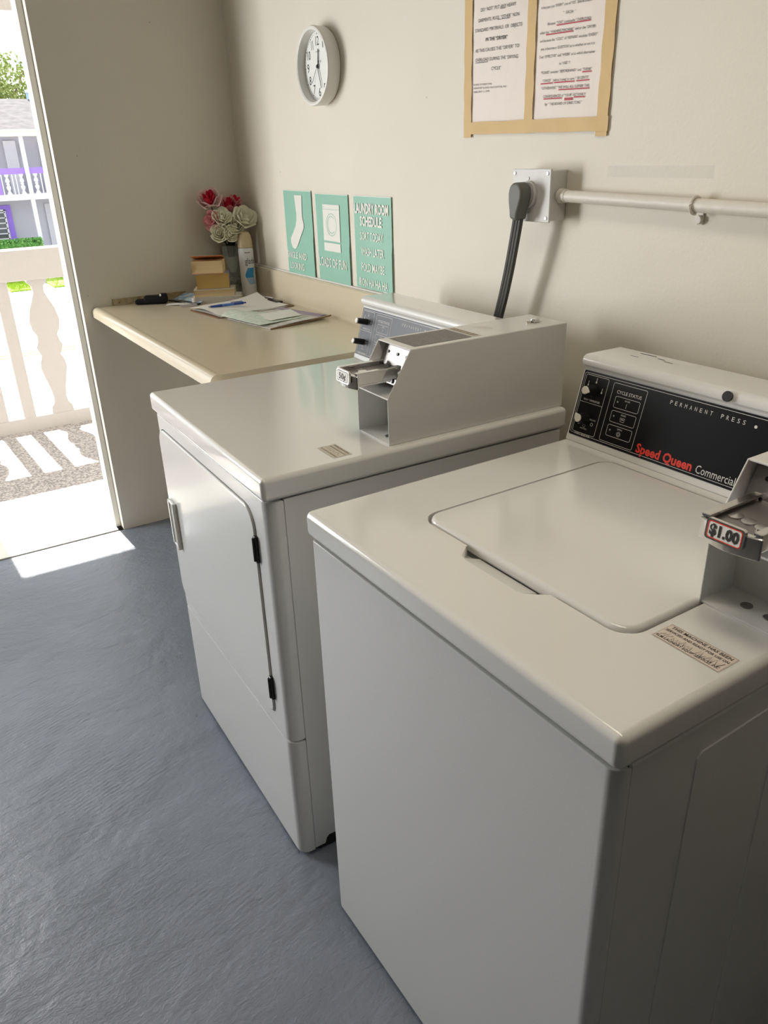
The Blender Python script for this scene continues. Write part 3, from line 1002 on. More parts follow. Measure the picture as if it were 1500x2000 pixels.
# ------------------------------------------------------------------ counter
CZ = 0.92
t = B()
R = 0.020
prof = [(-0.002, CZ - 0.038), (-0.002, CZ + 0.100)]
prof = [(-0.002, CZ - 0.030), (-0.002, CZ + 0.104), (-0.006, CZ + 0.107), (-0.017, CZ + 0.107), (-0.021, CZ + 0.103)]
for k in range(7):   # cove of the backsplash
    a = math.radians(0 + 90 * k / 6)
    prof.append((-0.033 + 0.012 * math.cos(a), CZ + 0.012 - 0.012 * math.sin(a)))
xf = -0.643
prof.append((xf + 0.030, CZ))
prof.append((xf + 0.026, CZ + 0.0015))
for k in range(9):   # rolled front edge
    a = math.radians(90 + 90 * k / 8)
    prof.append((xf + R + R * math.cos(a), CZ + 0.0015 - R + R * math.sin(a)))
prof += [(xf, CZ - 0.034), (xf + .004, CZ - 0.038), (xf + 0.03, CZ - 0.038), (xf + .03, CZ - .03)]
t.prism(prof, 1, -1.255, -0.001, COUNTER)
ct = t.obj('countertop', ang=40)
tag(ct, 'beige laminate folding counter with rolled edge and backsplash, built against the far wall', 'counter')
cl = B().tube([(-0.006, -1.25, CZ + .108), (-0.005, -.9, CZ + .1085), (-0.0055, -.4, CZ + .108), (-0.005, -.01, CZ + .109)], 0.0035, TRIMW, 8)
cl.obj('caulk_line', ct)

# ------------------------------------------------------------------ clock
clk = empty('wall_clock', (0, -0.762, 1.659))
tag(clk, 'round white wall clock with black numerals', 'clock')
MC = Matrix(((0, 0, -1, 0), (-1, 0, 0, 0), (0, 1, 0, 0), (0, 0, 0, 1)))      # local x -> right, y -> up, z -> out of the wall
c = B()
c.lathe([(0.0, 0.001), (0.100, 0.001), (0.1035, 0.006), (0.1055, 0.040), (0.1035, 0.0455), (0.0990, 0.0465), (0.0945, 0.044), (0.0930, 0.030), (0.0925, 0.020), (0, 0.020)], (0, 0, 0), CLOCKRIM, 64, M=MC)
c.obj('case', clk)
c = B().lathe([(0, 0.0202), (0.0924, 0.0202), (0.0924, 0.021), (0, 0.021)], (0, 0, 0), CLOCKFACE, 64, M=MC)
FC = lambda u, v, w=0.0: Vector((-(0.021 + w), -u, v))
for k in range(60):
    a = 2 * PI * k / 60
    r0, r1 = (0.0835, 0.0875)
    if k % 5 == 0:
        c.poly([(0.0835 * math.sin(a - .03), 0.0835 * math.cos(a - .03)), (0.0835 * math.sin(a + .03), 0.0835 * math.cos(a + .03)), (0.089 * math.sin(a), 0.089 * math.cos(a))], FC, INK, 0.0003)
    else:
        c.stroke([(r0 * math.sin(a), r0 * math.cos(a)), (r1 * math.sin(a), r1 * math.cos(a))], FC, 0.0008, INK, 0.0003)
for k in range(1, 13):
    a = 2 * PI * k / 12
    x, y = 0.067 * math.sin(a), 0.067 * math.cos(a)
    wd = 0.0125 if k < 10 else 0.020
    if k == 1: wd = 0.004
    if k == 11: wd = 0.012
    c.text(str(k), FC, x - wd / 2, x + wd / 2, y - 0.0115, 0.023, INK, 0.008, 0.0003)
for k in range(7):
    c.stroke([(-0.013 + k * 0.004, 0.038), (-0.011 + k * 0.004, 0.041)], FC, 0.0012, INK, 0.0003)
c.obj('dial', clk, smooth=False)
def hand(name, ang, ln, tail, wd, w, m=INK):
    q = B()
    dx, dy = math.sin(ang), math.cos(ang)
    px, py = dy, -dx
    pts = [(-tail * dx + px * wd, -tail * dy + py * wd), (ln * dx + px * wd * .6, ln * dy + py * wd * .6), (ln * dx - px * wd * .6, ln * dy - py * wd * .6), (-tail * dx - px * wd, -tail * dy - py * wd)]
    t = bmesh.new()
    lo = [t.verts.new(FC(a, b, w)) for a, b in pts]
    hi = [t.verts.new(FC(a, b, w + .001)) for a, b in pts]
    t.faces.new(hi); t.faces.new(lo[::-1])
    for k in range(4):
        t.faces.new([lo[k], lo[(k + 1) % 4], hi[(k + 1) % 4], hi[k]])
    bmesh.ops.recalc_face_normals(t, faces=t.faces[:])
    q.add(t, m)
    if name == 'second_hand':
        q.cyl((-(0.021 + w), 0, 0), (-1, 0, 0), 0.004, 0.002, m, 16)
        q.cyl(tuple(FC(-0.016 * dx, -0.016 * dy, w)), (-1, 0, 0), 0.003, 0.001, m, 12)
    q.obj(name, clk, smooth=False)
hand('hour_hand', math.radians(8), 0.046, 0.006, 0.0024, 0.002)
hand('minute_hand', math.radians(163), 0.060, 0.006, 0.0014, 0.0035)
hand('second_hand', math.radians(222), 0.055, 0.016, 0.0005, 0.005)

# ------------------------------------------------------------------ posters
def poster(y0, y1, z0, z1, name, label):
    """sheet from u=-y0 to -y1; returns root and lettering builder"""
    s = B()
    u0, u1 = -y0, -y1
    def fn(a, b):
        bulge = 0.0015 + 0.004 * math.sin(PI * a) * (1 - b) * 0.6 + (0.004 * (a ** 6) if b < .5 else 0.002 * a ** 6)
        return Vector((-bulge, -(u0 + (u1 - u0) * a), z0 + (z1 - z0) * b))
    s.grid(fn, 12, 12, TEAL, thick=0.0004)
    for a, b, c, d2 in ((0, 0, 1, .008), (0, .992, 1, 1), (0, 0, .01, 1), (.99, 0, 1, 1)):
        s.grid(lambda i, j: fn(a + (c - a) * i, b + (d2 - b) * j) + Vector((-0.0004, 0, 0)), 4, 8, TEALINK)
    o = s.obj(name)
    tag(o, label, 'poster', 'laundry posters above the counter')
    def F(u, v, w=0.0):
        a = (u - u0) / (u1 - u0); b = (v - z0) / (z1 - z0)
        p = fn(min(max(a, 0), 1), min(max(b, 0), 1))
        return Vector((p.x - w - 0.0008, -u, v))
    return o, F
o, F = poster(-0.400, -0.620, 1.029, 1.310, 'poster', 'teal poster with a white sock reading SINGLE AND LOOKING, leftmost on the wall')
s = B()
sock = [(0.4916, 1.2941), (0.5495, 1.2946), (0.5450, 1.236), (0.5460, 1.222), (0.5545, 1.202), (0.5520, 1.188), (0.520, 1.155), (0.497, 1.128), (0.482, 1.118), (0.466, 1.115), (0.450, 1.122), (0.4415, 1.137), (0.443, 1.150), (0.468, 1.172), (0.490, 1.195), (0.499, 1.215), (0.5010, 1.235)]
s.poly(sock, F, TEALINK, 0.0014)
s.text('SINGLE AND', F, 0.4035, 0.5622, 1.083, 0.0215, TEALINK, 0.014, 0.0016)
s.text('LOOKING', F, 0.423, 0.538, 1.0455, 0.0225, TEALINK, 0.014, 0.0016)
s.obj('poster_print', o, smooth=False)
o, F = poster(-0.646, -0.870, 1.026, 1.304, 'poster', 'teal poster with a white washing machine reading LOADS OF FUN')
s = B()
s.poly([(0.699, 1.272), (0.8125, 1.272), (0.8125, 1.160), (0.699, 1.160)], F, TEALINK, 0.0014)
s.poly([(0.699, 1.154), (0.8125, 1.154), (0.8125, 1.128), (0.699, 1.128)], F, TEALINK, 0.0014)
s.stroke([(0.699, 1.2575), (0.8125, 1.2575)], F, 0.0012, TEAL, 0.0019)
s.stroke([(0.7568 + 0.034 * math.cos(2 * PI * k / 32), 1.211 + 0.034 * math.sin(2 * PI * k / 32)) for k in range(32)], F, 0.0020, TEAL, 0.0019, closed=True)
s.stroke([(0.7568 + 0.026 * math.cos(2 * PI * k / 32), 1.211 + 0.026 * math.sin(2 * PI * k / 32)) for k in range(4, 29)], F, 0.0022, TEAL, 0.0019)
s.poly([(0.708 + 0.002 * math.cos(k), 1.265 + 0.002 * math.sin(k)) for k in range(6)], F, TEAL, 0.0019)
s.text('LOADS OF FUN', F, 0.656, 0.848, 1.077, 0.028, TEALINK, 0.014, 0.0016)
s.obj('poster_print', o, smooth=False)
o, F = poster(-0.9005, -1.1215, 1.034, 1.304, 'poster', 'teal poster of white text reading LAUNDRY ROOM SCHEDULE, rightmost above the counter')
s = B()
s.text('LAUNDRY ROOM', F, 0.910, 1.107, 1.2545, 0.027, TEALINK, 0.036, 0.0016)
s.text('SCHEDULE', F, 0.942, 1.068, 1.2195, 0.026, TEALINK, 0.036, 0.0016)
for tx, a, b, z in (('SORT TODAY', .940, 1.074, 1.1775), ('WASH LATER', .943, 1.077, 1.1330), ('FOLD MAYBE', .943, 1.078, 1.0865), ('IRON HA HA HA', .923, 1.095, 1.0410)):
    s.text(tx, F, a, b, z, 0.0235, TEALINK, 0.010, 0.0016)
s.obj('poster_print', o, smooth=False)

# ------------------------------------------------------------------ taped notices
def notice(y0, y1, z0, z1, label):
    s = B()
    rr = random.Random(int(-y0 * 100))
    def fn(a, b):
        return Vector((-0.0012 - 0.0018 * math.sin(PI * a) * (0.6 + 0.4 * math.sin(5 * b + y0)), y0 + (y1 - y0) * a, z0 + (z1 - z0) * b))
    s.grid(fn, 10, 12, PAPER, thick=0.0003)
    o = s.obj('paper_notice')
    tag(o, label, 'notice', 'taped paper notices')
    def F(u, v, w=0.0):
        a = (-u - y0) / (y1 - y0); b = (v - z0) / (z1 - z0)
        return Vector((fn(a, b).x - 0.0005 - w, -u, v))
    return o, F
o, F = notice(-1.478, -1.694, 1.470, 1.749, 'left paper notice about the dryer, in plain black lettering, framed by masking tape')
s = B()
Aln = [('DO “NOT” PUT ANY HEAVY', (1.5165, 1.6998), (1.6362, 1.6958), .0065, 0), ('GARMENTS, RUGS, “OTHER” NON', (1.5076, 1.6803), (1.6474, 1.676), .0065, 0),
       ('STANDARD MATERIALS  OR  OBJECTS', (1.4964, 1.6619), (1.6578, 1.6563), .0065, 0), ('IN THE “DRYER”', (1.5361, 1.6411), (1.6121, 1.638), .0065, .02),
       ('AS THIS CAUSES THE “DRYER” TO', (1.4984, 1.622), (1.651, 1.6176), .0065, 0), ('OVERLOAD DURING THE “DRYING', (1.499, 1.6036), (1.6484, 1.5982), .0065, 0),
       ('CYCLE”', (1.5584, 1.5821), (1.5932, 1.5811), .0065, 0), ('BOARD OF DIRECTORS,', (1.4936, 1.5559), (1.5617, 1.5534), .0035, 0),
       ('NEWPORT ISLAND ASSOCIATION, INC', (1.4938, 1.5485), (1.6135, 1.5445), .0035, 0), ('FEBRUARY 11, 2003', (1.494, 1.5406), (1.5516, 1.5397), .0035, 0)]
for tx, a, b, hh, bo in Aln:
    s.text(tx, F, a[0], b[0], a[1], hh, INK, bo, 0.0005, v1=b[1])
s.stroke([(1.499, 1.6015), (1.5457, 1.600)], F, 0.0012, INK, 0.0005)
s.stroke([(1.577, 1.6775), (1.618, 1.6758)], F, 0.0010, INK, 0.0005)
s.stroke([(1.585, 1.6970), (1.602, 1.6962)], F, 0.0010, INK, 0.0005)
s.obj('notice_print', o, smooth=False)
o, F = notice(-1.6955, -1.905, 1.468, 1.747, 'right paper notice with red underlined words about overloading, framed by masking tape')
s = B()
Bln = [('It has just cost “EVERY” one of “US”, $60.00 dollars', (1.7164, 1.6776), (1.8585, 1.6731)), ('“  EACH  ”', (1.7821, 1.6611), (1.8171, 1.6591)),
       ('Because “YOU” continually “OVERLOAD', (1.7374, 1.6471), (1.8587, 1.6429)), ('either the “ WASHING MACHINE ” and or the “DRYER', (1.7151, 1.6334), (1.8719, 1.6278)),
       ('and because the “COST” of “REPAIRS” escalate “EVERY”', (1.7163, 1.6188), (1.8791, 1.6138)), ('year, it becomes a ‘QUESTION’ as to whether or not it is', (1.7192, 1.604), (1.8729, 1.5996)),
       ('Cost “EFFECTIVE” and “WISER” as to which alternative', (1.7159, 1.5898), (1.8744, 1.5853)), ('to “USE” !!', (1.7774, 1.5732), (1.8083, 1.5725)),
       ('“PLEASE” consider “BEFOREHAND” and “THINK”', (1.7226, 1.5607), (1.8697, 1.5563)), ('“TWICE” , before ‘trying’ to save “ 50 CENTS”', (1.7285, 1.5452), (1.8632, 1.5424)),
       ('“OTHERWISE” “WE WILL ALL SUFFER THE', (1.7259, 1.5316), (1.8647, 1.5277)), ('CONSEQUENCES of “YOUR” ACTIONS !!', (1.7334, 1.5159), (1.8565, 1.5132)),
       ('By: “ THE BOARD OF DIRECTORS ”', (1.7394, 1.5009), (1.848, 1.4992))]
for tx, a, b in Bln:
    s.text(tx, F, a[0], b[0], a[1], .0048, INK, 0.0, 0.0008, v1=b[1])
for a, b in (((1.7649, 1.6440), (1.8588, 1.6415)), ((1.7337, 1.6307), (1.8128, 1.6285)), ((1.8445, 1.5550), (1.8688, 1.5543)), ((1.7239, 1.5424), (1.7602, 1.5420)), ((1.7649, 1.5420), (1.8238, 1.5405)),
             ((1.8294, 1.5405), (1.8643, 1.5398)), ((1.7793, 1.5280), (1.8659, 1.5253)), ((1.7347, 1.5136), (1.7894, 1.5125)), ((1.7977, 1.5110), (1.8218, 1.5105)), ((1.7977, 1.5085), (1.8218, 1.5080)), ((1.8250, 1.5120), (1.8550, 1.5108))):
    s.stroke([a, b], F, 0.0022, REDPEN, 0.0008)
s.obj('notice_print', o, smooth=False)

tp = empty('masking_tape', (0, -1.69, 1.45))
tag(tp, 'strips of yellowed masking tape framing the two paper notices', 'tape')
def strip(p, q, wd, lift, sd):
    rr = random.Random(sd)
    s = B()
    P, Q = Vector(p), Vector(q)
    d = (Q - P).normalized()
    n = Vector((-d.y, d.x))
    def fn(a, b):
        c = P + (Q - P) * a + n * wd * (b - .5) * (1 + .03 * math.sin(a * 23 + sd))
        return Vector((-0.0040 - lift - 0.0006 * math.sin(a * 31 + b * 3 + sd), -c.x + 1.69, c.y - 1.45))
    s.grid(fn, 40, 3, TAPE, thick=0.0002)
    s.obj('tape_strip', tp)
strip((1.4735, 1.447), (1.4735, 1.765), 0.0285, 0.0000, 1)
strip((1.6905, 1.450), (1.6900, 1.765), 0.027, 0.0002, 2)
strip((1.9075, 1.438), (1.9110, 1.765), 0.030, 0.0000, 3)
strip((1.461, 1.467), (1.925, 1.460), 0.026, 0.0006, 4)
strip((1.461, 1.750), (1.925, 1.752), 0.026, 0.0006, 5)

# ------------------------------------------------------------------ outlet box, plug and cord, conduit
ob = empty('outlet_box', (0, -1.760, 1.327))
tag(ob, 'grey painted metal outlet box mounted on the wall with a round receptacle', 'outlet box')
c = B()
c.box((-0.044, -0.058, -0.050), (0, 0.058, 0.050), BOXPAINT, 0.003, 2)
c.obj('box', ob)
c = B()
c.box((-0.050, -0.061, -0.053), (-0.0442, 0.061, 0.053), BOXPAINT, 0.002, 2)
for (y, z) in ((-0.052, 0.044), (0.052, 0.044), (-0.052, -0.044), (0.052, -0.044), (0.008, 0.034), (0.008, -0.034)):
    c.cyl((-0.050, y, z), (-1, 0, 0), 0.0035, 0.0015, STEEL if y in (.052, -.052) else BOXPAINT, 10)
c.obj('cover_plate', ob)
c = B()
c.cyl((-0.050, 0.005, 0.002), (-1, 0, 0), 0.0275, 0.008, BOXPAINT, 32, bev=0.002)
c.cyl((-0.058, 0.005, 0.002), (-1, 0, 0), 0.024, 0.004, mat('receptacle_grey', (0.35, 0.35, 0.34), 0.5), 32)
c.obj('receptacle', ob)

pc = empty('power_cord', (-0.07, -1.755, 1.33))
tag(pc, 'grey dryer power cord with a right-angle plug hanging from the outlet box', 'power cord')
c = B()
# body: rounded paddle leaning over the receptacle
outl = [(-0.022, 0.012), (-0.024, 0.0), (-0.021, -0.018), (-0.015, -0.036), (-0.0135, -0.050), (0.0115, -0.052), (0.012, -0.036), (0.017, -0.020), (0.021, -0.004), (0.020, 0.010), (0.014, 0.020), (0.004, 0.025), (-0.010, 0.024), (-0.018, 0.019)]
c.prism([(-a, b) for a, b in outl], 0, -0.020, 0.012, PLUGGREY, 0.007, 4, M=Matrix.Rotation(0.10, 4, 'X'))
c.obj('plug', pc, ang=60)
c = B()
for k in (-1, 0, 1):
    pts = []
    for i in range(15):
        f = i / 14
        z = -0.046 - 0.335 * f
        y = 0.008 + 0.118 * f - 0.010 * math.sin(f * PI)
        x = 0.0 + 0.016 * f
        sp = 0.0092
        pts.append((x, y + k * sp, z))
    c.tube(pts, 0.0058, CORDGREY, 8)
c.obj('flat_cable', pc)

cd = empty('conduit', (0, -1.82, 1.3267))
tag(cd, 'painted metal conduit running right along the wall from the outlet box', 'pipe')
c = B()
c.tube([(-0.020, -0.001, 0.0), (-0.020, -0.5, -0.0105), (-0.020, -1.2, -0.024), (-0.020, -2.6, -0.05)], 0.0120, PIPEPAINT, 16)
c.obj('tube', cd)
c = B()
c.cyl((-0.020, -0.0005, 0), (0, -1, 0), 0.0150, 0.010, PIPEPAINT, 16, bev=.002)
c.cyl((-0.020, -0.010, 0), (0, -1, 0), 0.0135, 0.012, PIPEPAINT, 16, bev=.002)
c.obj('coupling', cd)
for y in (-0.345, -1.6):
    c = B()
    z = -0.021 * -y
    pts = [(-0.0006, -0.021), (-0.0006, -0.014)]
    arc = [(-0.020 - 0.0145 * math.cos(a), 0.0145 * math.sin(a)) for a in [math.radians(-60 + 150 * k / 8) for k in range(9)]]
    for (xx, zz) in arc:
        pass
    ring = [( -0.020 + 0.0145 * math.cos(math.radians(q)), 0.0145 * math.sin(math.radians(q))) for q in range(40, 300, 20)]
    c.tube([(a, y, z + b) for a, b in ring], 0.0028, PIPEPAINT, 8)
    c.box((-0.004, y - .007, z - .034), (-0.0005, y + .007, z - .008), PIPEPAINT, .001, 1)
    c.cyl((-0.004, y, z - .025), (-1, 0, 0), 0.0075, 0.006, PIPEPAINT, 8, bev=.001)
    c.obj('clamp', cd)

# ------------------------------------------------------------------ things on the counter
# ruler leaning on the far wall
r = B()
r.box((-0.563, -0.0085, CZ + 0.0002), (-0.275, -0.0025, CZ + 0.0235), RULER, 0.0008, 1)
FR = lambda u, v, w=0.0: Vector((-0.563 + u, -0.0085 - w, CZ + v))
for k in range(48):
    u = 0.006 + k * 0.006
    if u < 0.283:
        r.stroke([(u, 0.0225), (u, 0.0225 - (0.009 if k % 4 == 0 else 0.005))], FR, 0.0008, INKBR, 0.0003)
for k in range(1, 11):
    r.text(str(k), FR, k * 0.0254 - .003, k * 0.0254 + .001, 0.006, 0.005, INKBR, 0, 0.0003)
o = r.obj('ruler', smooth=False)
tag(o, 'old yellowed ruler standing on edge against the far wall at the counter', 'ruler')

# black folded cloth pouch
def lump(parts, m, name):
    b = B()
    for (c, r, sc, rz) in parts:
        b.sphere((0, 0, 0), r, m, sc, 20, M=Matrix.Translation(Vector(c)) @ Matrix.Rotation(rz, 4, 'Z'))
    return b
g = B()
rz = math.atan2(-0.05, 0.10)
MG = Matrix.Translation((-0.428, -0.075, CZ + 0.0002)) @ Matrix.Rotation(rz, 4, 'Z')
g.box((-0.034, -0.020, 0), (0.056, 0.020, 0.032), BLACKCLOTH, 0.012, 4, M=MG)
g.box((-0.066, -0.018, 0), (0.000, 0.018, 0.019), BLACKCLOTH, 0.008, 4, M=MG)
g.box((0.022, -0.017, 0.020), (0.054, 0.017, 0.037), BLACKCLOTH, 0.006, 3, M=MG)
o = g.obj('cloth_pouch', ang=60)
g2 = B().box((0.030, -0.0215, 0.030), (0.036, -0.0185, 0.039), TEALINK, 0.001, 1, M=MG)
tag(o, 'small black folded cloth pouch on the counter in front of the ruler', 'pouch')
g2.obj('tag', o)

DV = Vector((0.906, -0.423, 0)); NV = Vector((0.423, 0.906, 0))
def slab_frame(p, z):
    return Matrix(((DV.x, NV.x, 0, p[0]), (DV.y, NV.y, 0, p[1]), (0, 0, 1, z), (0, 0, 0, 1)))
# flat plastic tray under the books
MT = slab_frame((-0.318, -0.193), CZ + 0.0002)
b = B()
b.prism(rrect(0.0, 0.0, 0.188, 0.112, 0.016, 5), 2, 0, 0.003, TRAY, M=MT)
outer = rrect(0.0, 0.0, 0.188, 0.112, 0.016, 5)
inner = rrect(0.003, 0.003, 0.185, 0.109, 0.014, 5)
t = bmesh.new()
n = len(outer)
vo = [[t.verts.new((a, c, z)) for a, c in outer] for z in (0.003, 0.022)]
vi = [[t.verts.new((a, c, z)) for a, c in inner] for z in (0.003, 0.022)]
for k in range(n):
    k2 = (k + 1) % n
    t.faces.new([vo[0][k], vo[0][k2], vo[1][k2], vo[1][k]])
    t.faces.new([vi[0][k2], vi[0][k], vi[1][k], vi[1][k2]])
    t.faces.new([vo[1][k], vo[1][k2], vi[1][k2], vi[1][k]])
    t.faces.new([vo[0][k2], vo[0][k], vi[0][k], vi[0][k2]])
bmesh.ops.recalc_face_normals(t, faces=t.faces[:])
b.add(t, TRAY, MT)
b.prism(rrect(0.004, 0.004, 0.184, 0.108, 0.012, 5), 2, 0.0032, 0.0215, PAPERW, M=MT)
o = b.obj('plastic_tray', ang=40)
tag(o, 'flat pale plastic tray under the stack of books', 'tray')

def book(p, z, wd, dp, th, pages, cover, label, tilt=0.0, cover_tilt=0.0):
    """fore-edge faces the camera; wd along the front, dp back"""
    e = empty('paperback_book', (p[0], p[1], z))
    e.rotation_euler = (0, 0, math.atan2(DV.y, DV.x) + tilt)
    tag(e, label, 'book', 'stacked paperbacks on the counter')
    b = B()
    b.grid(lambda a, c: Vector((0.002 + (wd - .004) * a, 0.003 + 0.004 * math.sin(PI * c), 0.0012 + (th - .0024) * c)), 4, 8, pages)
    b.box((0.002, 0.0065, 0.0012), (wd - .002, dp - .003, th - .0012), pages)
    b.box((0.002, 0.003, 0.0012), (0.0022, dp - .003, th - .0012), pages)
    b.obj('page_block', e)
    b = B()
    b.box((0, 0, 0), (wd, dp, 0.0010), cover)
    b.box((0, dp - .0015, 0), (wd, dp, th), cover)
    b.box((0, 0, 0), (wd, dp, 0.0012), cover, M=Matrix.Translation((0, dp, th - .0012)) @ Matrix.Rotation(cover_tilt, 4, 'X') @ Matrix.Translation((0, -dp, 0)))
    b.obj('cover', e)
    return e
zb = CZ + 0.0224
book((-0.304, -0.190), zb, 0.152, 0.100, 0.027, PAGES3, COVERW, 'cream-covered paperback lying at the bottom of the book stack', 0.0)
book((-0.290, -0.188), zb + .0272, 0.124, 0.095, 0.056, PAGES2, COVERB, 'thick paperback with dark yellowed pages in the middle of the book stack', 0.04)
o = book((-0.300, -0.180), zb + .0834, 0.118, 0.095, 0.046, PAGES, COVERO, 'orange-covered paperback on top of the book stack', -0.05, cover_tilt=-0.20)
# vase
v = empty('flower_vase', (-0.088, -0.062, CZ + 0.0002))
tag(v, 'clear glass vase filled with stones and pale blooms, standing in the counter corner', 'vase')
b = B()
b.lathe([(0, 0), (0.034, 0), (0.036, 0.003), (0.036, 0.184), (0.0345, 0.186), (0.033, 0.184), (0.033, 0.006), (0, 0.005)], (0, 0, 0), GLASS, 40)
b.obj('glass', v)
b = B()
rr = random.Random(3)
for k in range(46):
    a = rr.uniform(0, 2 * PI); q = 0.022 * math.sqrt(rr.random())
    b.sphere((q * math.cos(a), q * math.sin(a), 0.014 + 0.055 * rr.random()), rr.uniform(.005, .0095), STONE if k % 3 else BARK, (1, 1, .7), 10)
b.obj('stones', v)
def leaf_blade(b, p, d, ln, wd, m, up=Vector((0, 0, 1))):
    p = Vector(p); d = Vector(d).normalized()
    s = d.cross(up).normalized()
    def fn(a, c):
        wdt = wd * math.sin(PI * min(1, a * 0.93 + .07)) ** .8
        return p + d * ln * a + s * (c - .5) * wdt + Vector((0, 0, -0.35 * ln * a * a)) + up * abs(c - .5) * wdt * .3
    b.grid(fn, 6, 2, m)
# arrangement
fl = empty('artificial_flowers', (-0.088, -0.062, CZ + 0.188))
tag(fl, 'bunch of pink and cream artificial roses standing in the vase', 'flowers')
def rose(c, R, d, mo, mi, name='bloom', seed=0, n=(5, 5, 4, 3)):
    R = R * 1.14
    rr = random.Random(seed)
    c = Vector(c) - Vector(fl.location)
    q = Vector(d).normalized().to_track_quat('Z', 'Y').to_matrix().to_4x4()
    M = Matrix.Translation(c) @ q
    b = B()
    for li, cnt in enumerate(n):
        rad = R * (1.0 - 0.24 * li)
        hgt = R * (0.85 + 0.10 * li)
        op = 0.50 - 0.15 * li
        for k in range(cnt):
            a0 = 2 * PI * k / cnt + li * 0.7 + rr.uniform(-.2, .2)
            half = PI / cnt * 1.18
            mm = mo if li < 2 else mi
            jit = rr.uniform(.9, 1.1)
            def fn(s, t, a0=a0, half=half, rad=rad, hgt=hgt, op=op, jit=jit):
                w = (0.40 + 0.60 * math.sin(PI / 2 * min(1, t * 1.4))) * (1 - 0.8 * max(0, t - .75))
                aa = a0 + (s - .5) * 2 * half * w
                edge = 1 - 0.35 * (2 * s - 1) ** 2 * t
                r = rad * (0.15 + 0.85 * math.sin(min(1.0, t * 1.15) * PI / 2)) * jit
                r += rad * op * max(0, t - .60) ** 1.5 * 1.5
                z = -0.55 * R + hgt * 1.35 * t * edge
                return Vector((r * math.cos(aa), r * math.sin(aa), z))
            b.grid(fn, 6, 6, mm, M=M, thick=0.0007)
    b.sphere((0, 0, -0.1 * R), R * 0.25, mi, (1, 1, 1.5), 10, M=M)
    return b.obj(name, fl, ang=60)
rose((-0.160, -0.085, 1.272), 0.036, (-.35, -.6, .75), PETALL, PETALR, seed=1)
rose((-0.078, -0.060, 1.243), 0.034, (-.1, -.45, .9), PETALP, PETALR, seed=2)
rose((-0.160, -0.095, 1.203), 0.027, (-.7, -.5, .1), PETALP, PETALP, seed=3, n=(4, 3, 3))
rose((-0.046, -0.052, 1.262), 0.022, (.3, -.4, .9), PETALP, PETALR, seed=4, n=(4, 3, 3))
rose((-0.133, -0.120, 1.210), 0.027, (-.2, -.7, .6), PETALW, PETALW, seed=5)
rose((-0.052, -0.135, 1.203), 0.035, (.1, -.75, .6), PETALW, PETALW, seed=6)
rose((-0.088, -0.125, 1.180), 0.031, (-.1, -.8, .5), PETALW, PETALW, seed=7)
rose((-0.150, -0.118, 1.156), 0.027, (-.4, -.8, .25), PETALW, PETALW, seed=8)
rose((-0.112, -0.135, 1.151), 0.024, (0, -.9, .2), PETALW, PETALW, seed=9, n=(4, 4, 3))
b = B()
fo = Vector(fl.location)
for p in ((-0.160, -0.085, 1.262), (-0.078, -0.060, 1.235), (-0.160, -0.095, 1.195), (-0.133, -0.120, 1.20), (-0.052, -0.125, 1.195), (-0.088, -0.120, 1.17), (-0.150, -0.115, 1.148), (-0.112, -0.13, 1.14), (-.046, -.052, 1.25)):
    q = Vector(p) - fo
    b.tube([(0.0 + q.x * .05, q.y * .05, -0.13), (q.x * .25, q.y * .2, -0.0), (q.x * .7, q.y * .6, q.z * .5), q], 0.0019, LEAFD, 6)
b.obj('stems', fl)
b = B()
rr = random.Random(11)
for k in range(26):
    a = rr.uniform(0.3, 1.55 * PI)
    leaf_blade(b, (0.006 * math.cos(a), 0.006 * math.sin(a), 0.0 + 0.045 * rr.random()), (math.cos(a) * .8 - .25, math.sin(a) * .6 - .35, rr.uniform(.1, 1.0)), rr.uniform(.045, .075), 0.028, LEAFD)
for k in range(10):
    a = rr.uniform(0, 2 * PI)
    leaf_blade(b, (0.004 * math.cos(a), 0.004 * math.sin(a), -0.10 + 0.07 * rr.random()), (math.cos(a) * .3, math.sin(a) * .3, 1), .07, 0.022, LEAFD)
b.obj('leaves', fl)
b = B()
for k in range(5):
    a0 = 2 * PI * k / 5
    b.grid(lambda s, t: Vector(((0.006 + 0.019 * math.sin(t * PI / 2)) * math.cos(a0 + (s - .5) * 1.5), (0.006 + 0.019 * math.sin(t * PI / 2)) * math.sin(a0 + (s - .5) * 1.5), -0.035 + 0.07 * t)), 5, 6, PETALW, thick=.0006)
b.sphere((0, 0, -.03), .012, STONE, (1, 1, 1), 10)
b.bm.transform(Matrix.Translation((0, 0, -0.08)))
b.obj('bloom_in_vase', fl, ang=60)

# air freshener can
cn = empty('air_freshener_can', (-0.063, -0.150, CZ + 0.0002))
tag(cn, 'white and blue air freshener spray can with tan cap beside the vase', 'spray can')
b = B()
b.lathe([(0, 0), (0.0285, 0), (0.0300, 0.003), (0.0300, 0.006), (0.0290, 0.010), (0.0290, 0.172), (0.0268, 0.180), (0, 0.181)], (0, 0, 0), CANWHITE, 40)
b.obj('can_body', cn)
b = B()
b.lathe([(0.0, 0.1812), (0.0280, 0.1812), (0.0285, 0.186), (0.0278, 0.205), (0.0245, 0.224), (0.0195, 0.236), (0.012, 0.240), (0, 0.2405)], (0, 0, 0), CANCAP, 40)
b.obj('cap', cn)
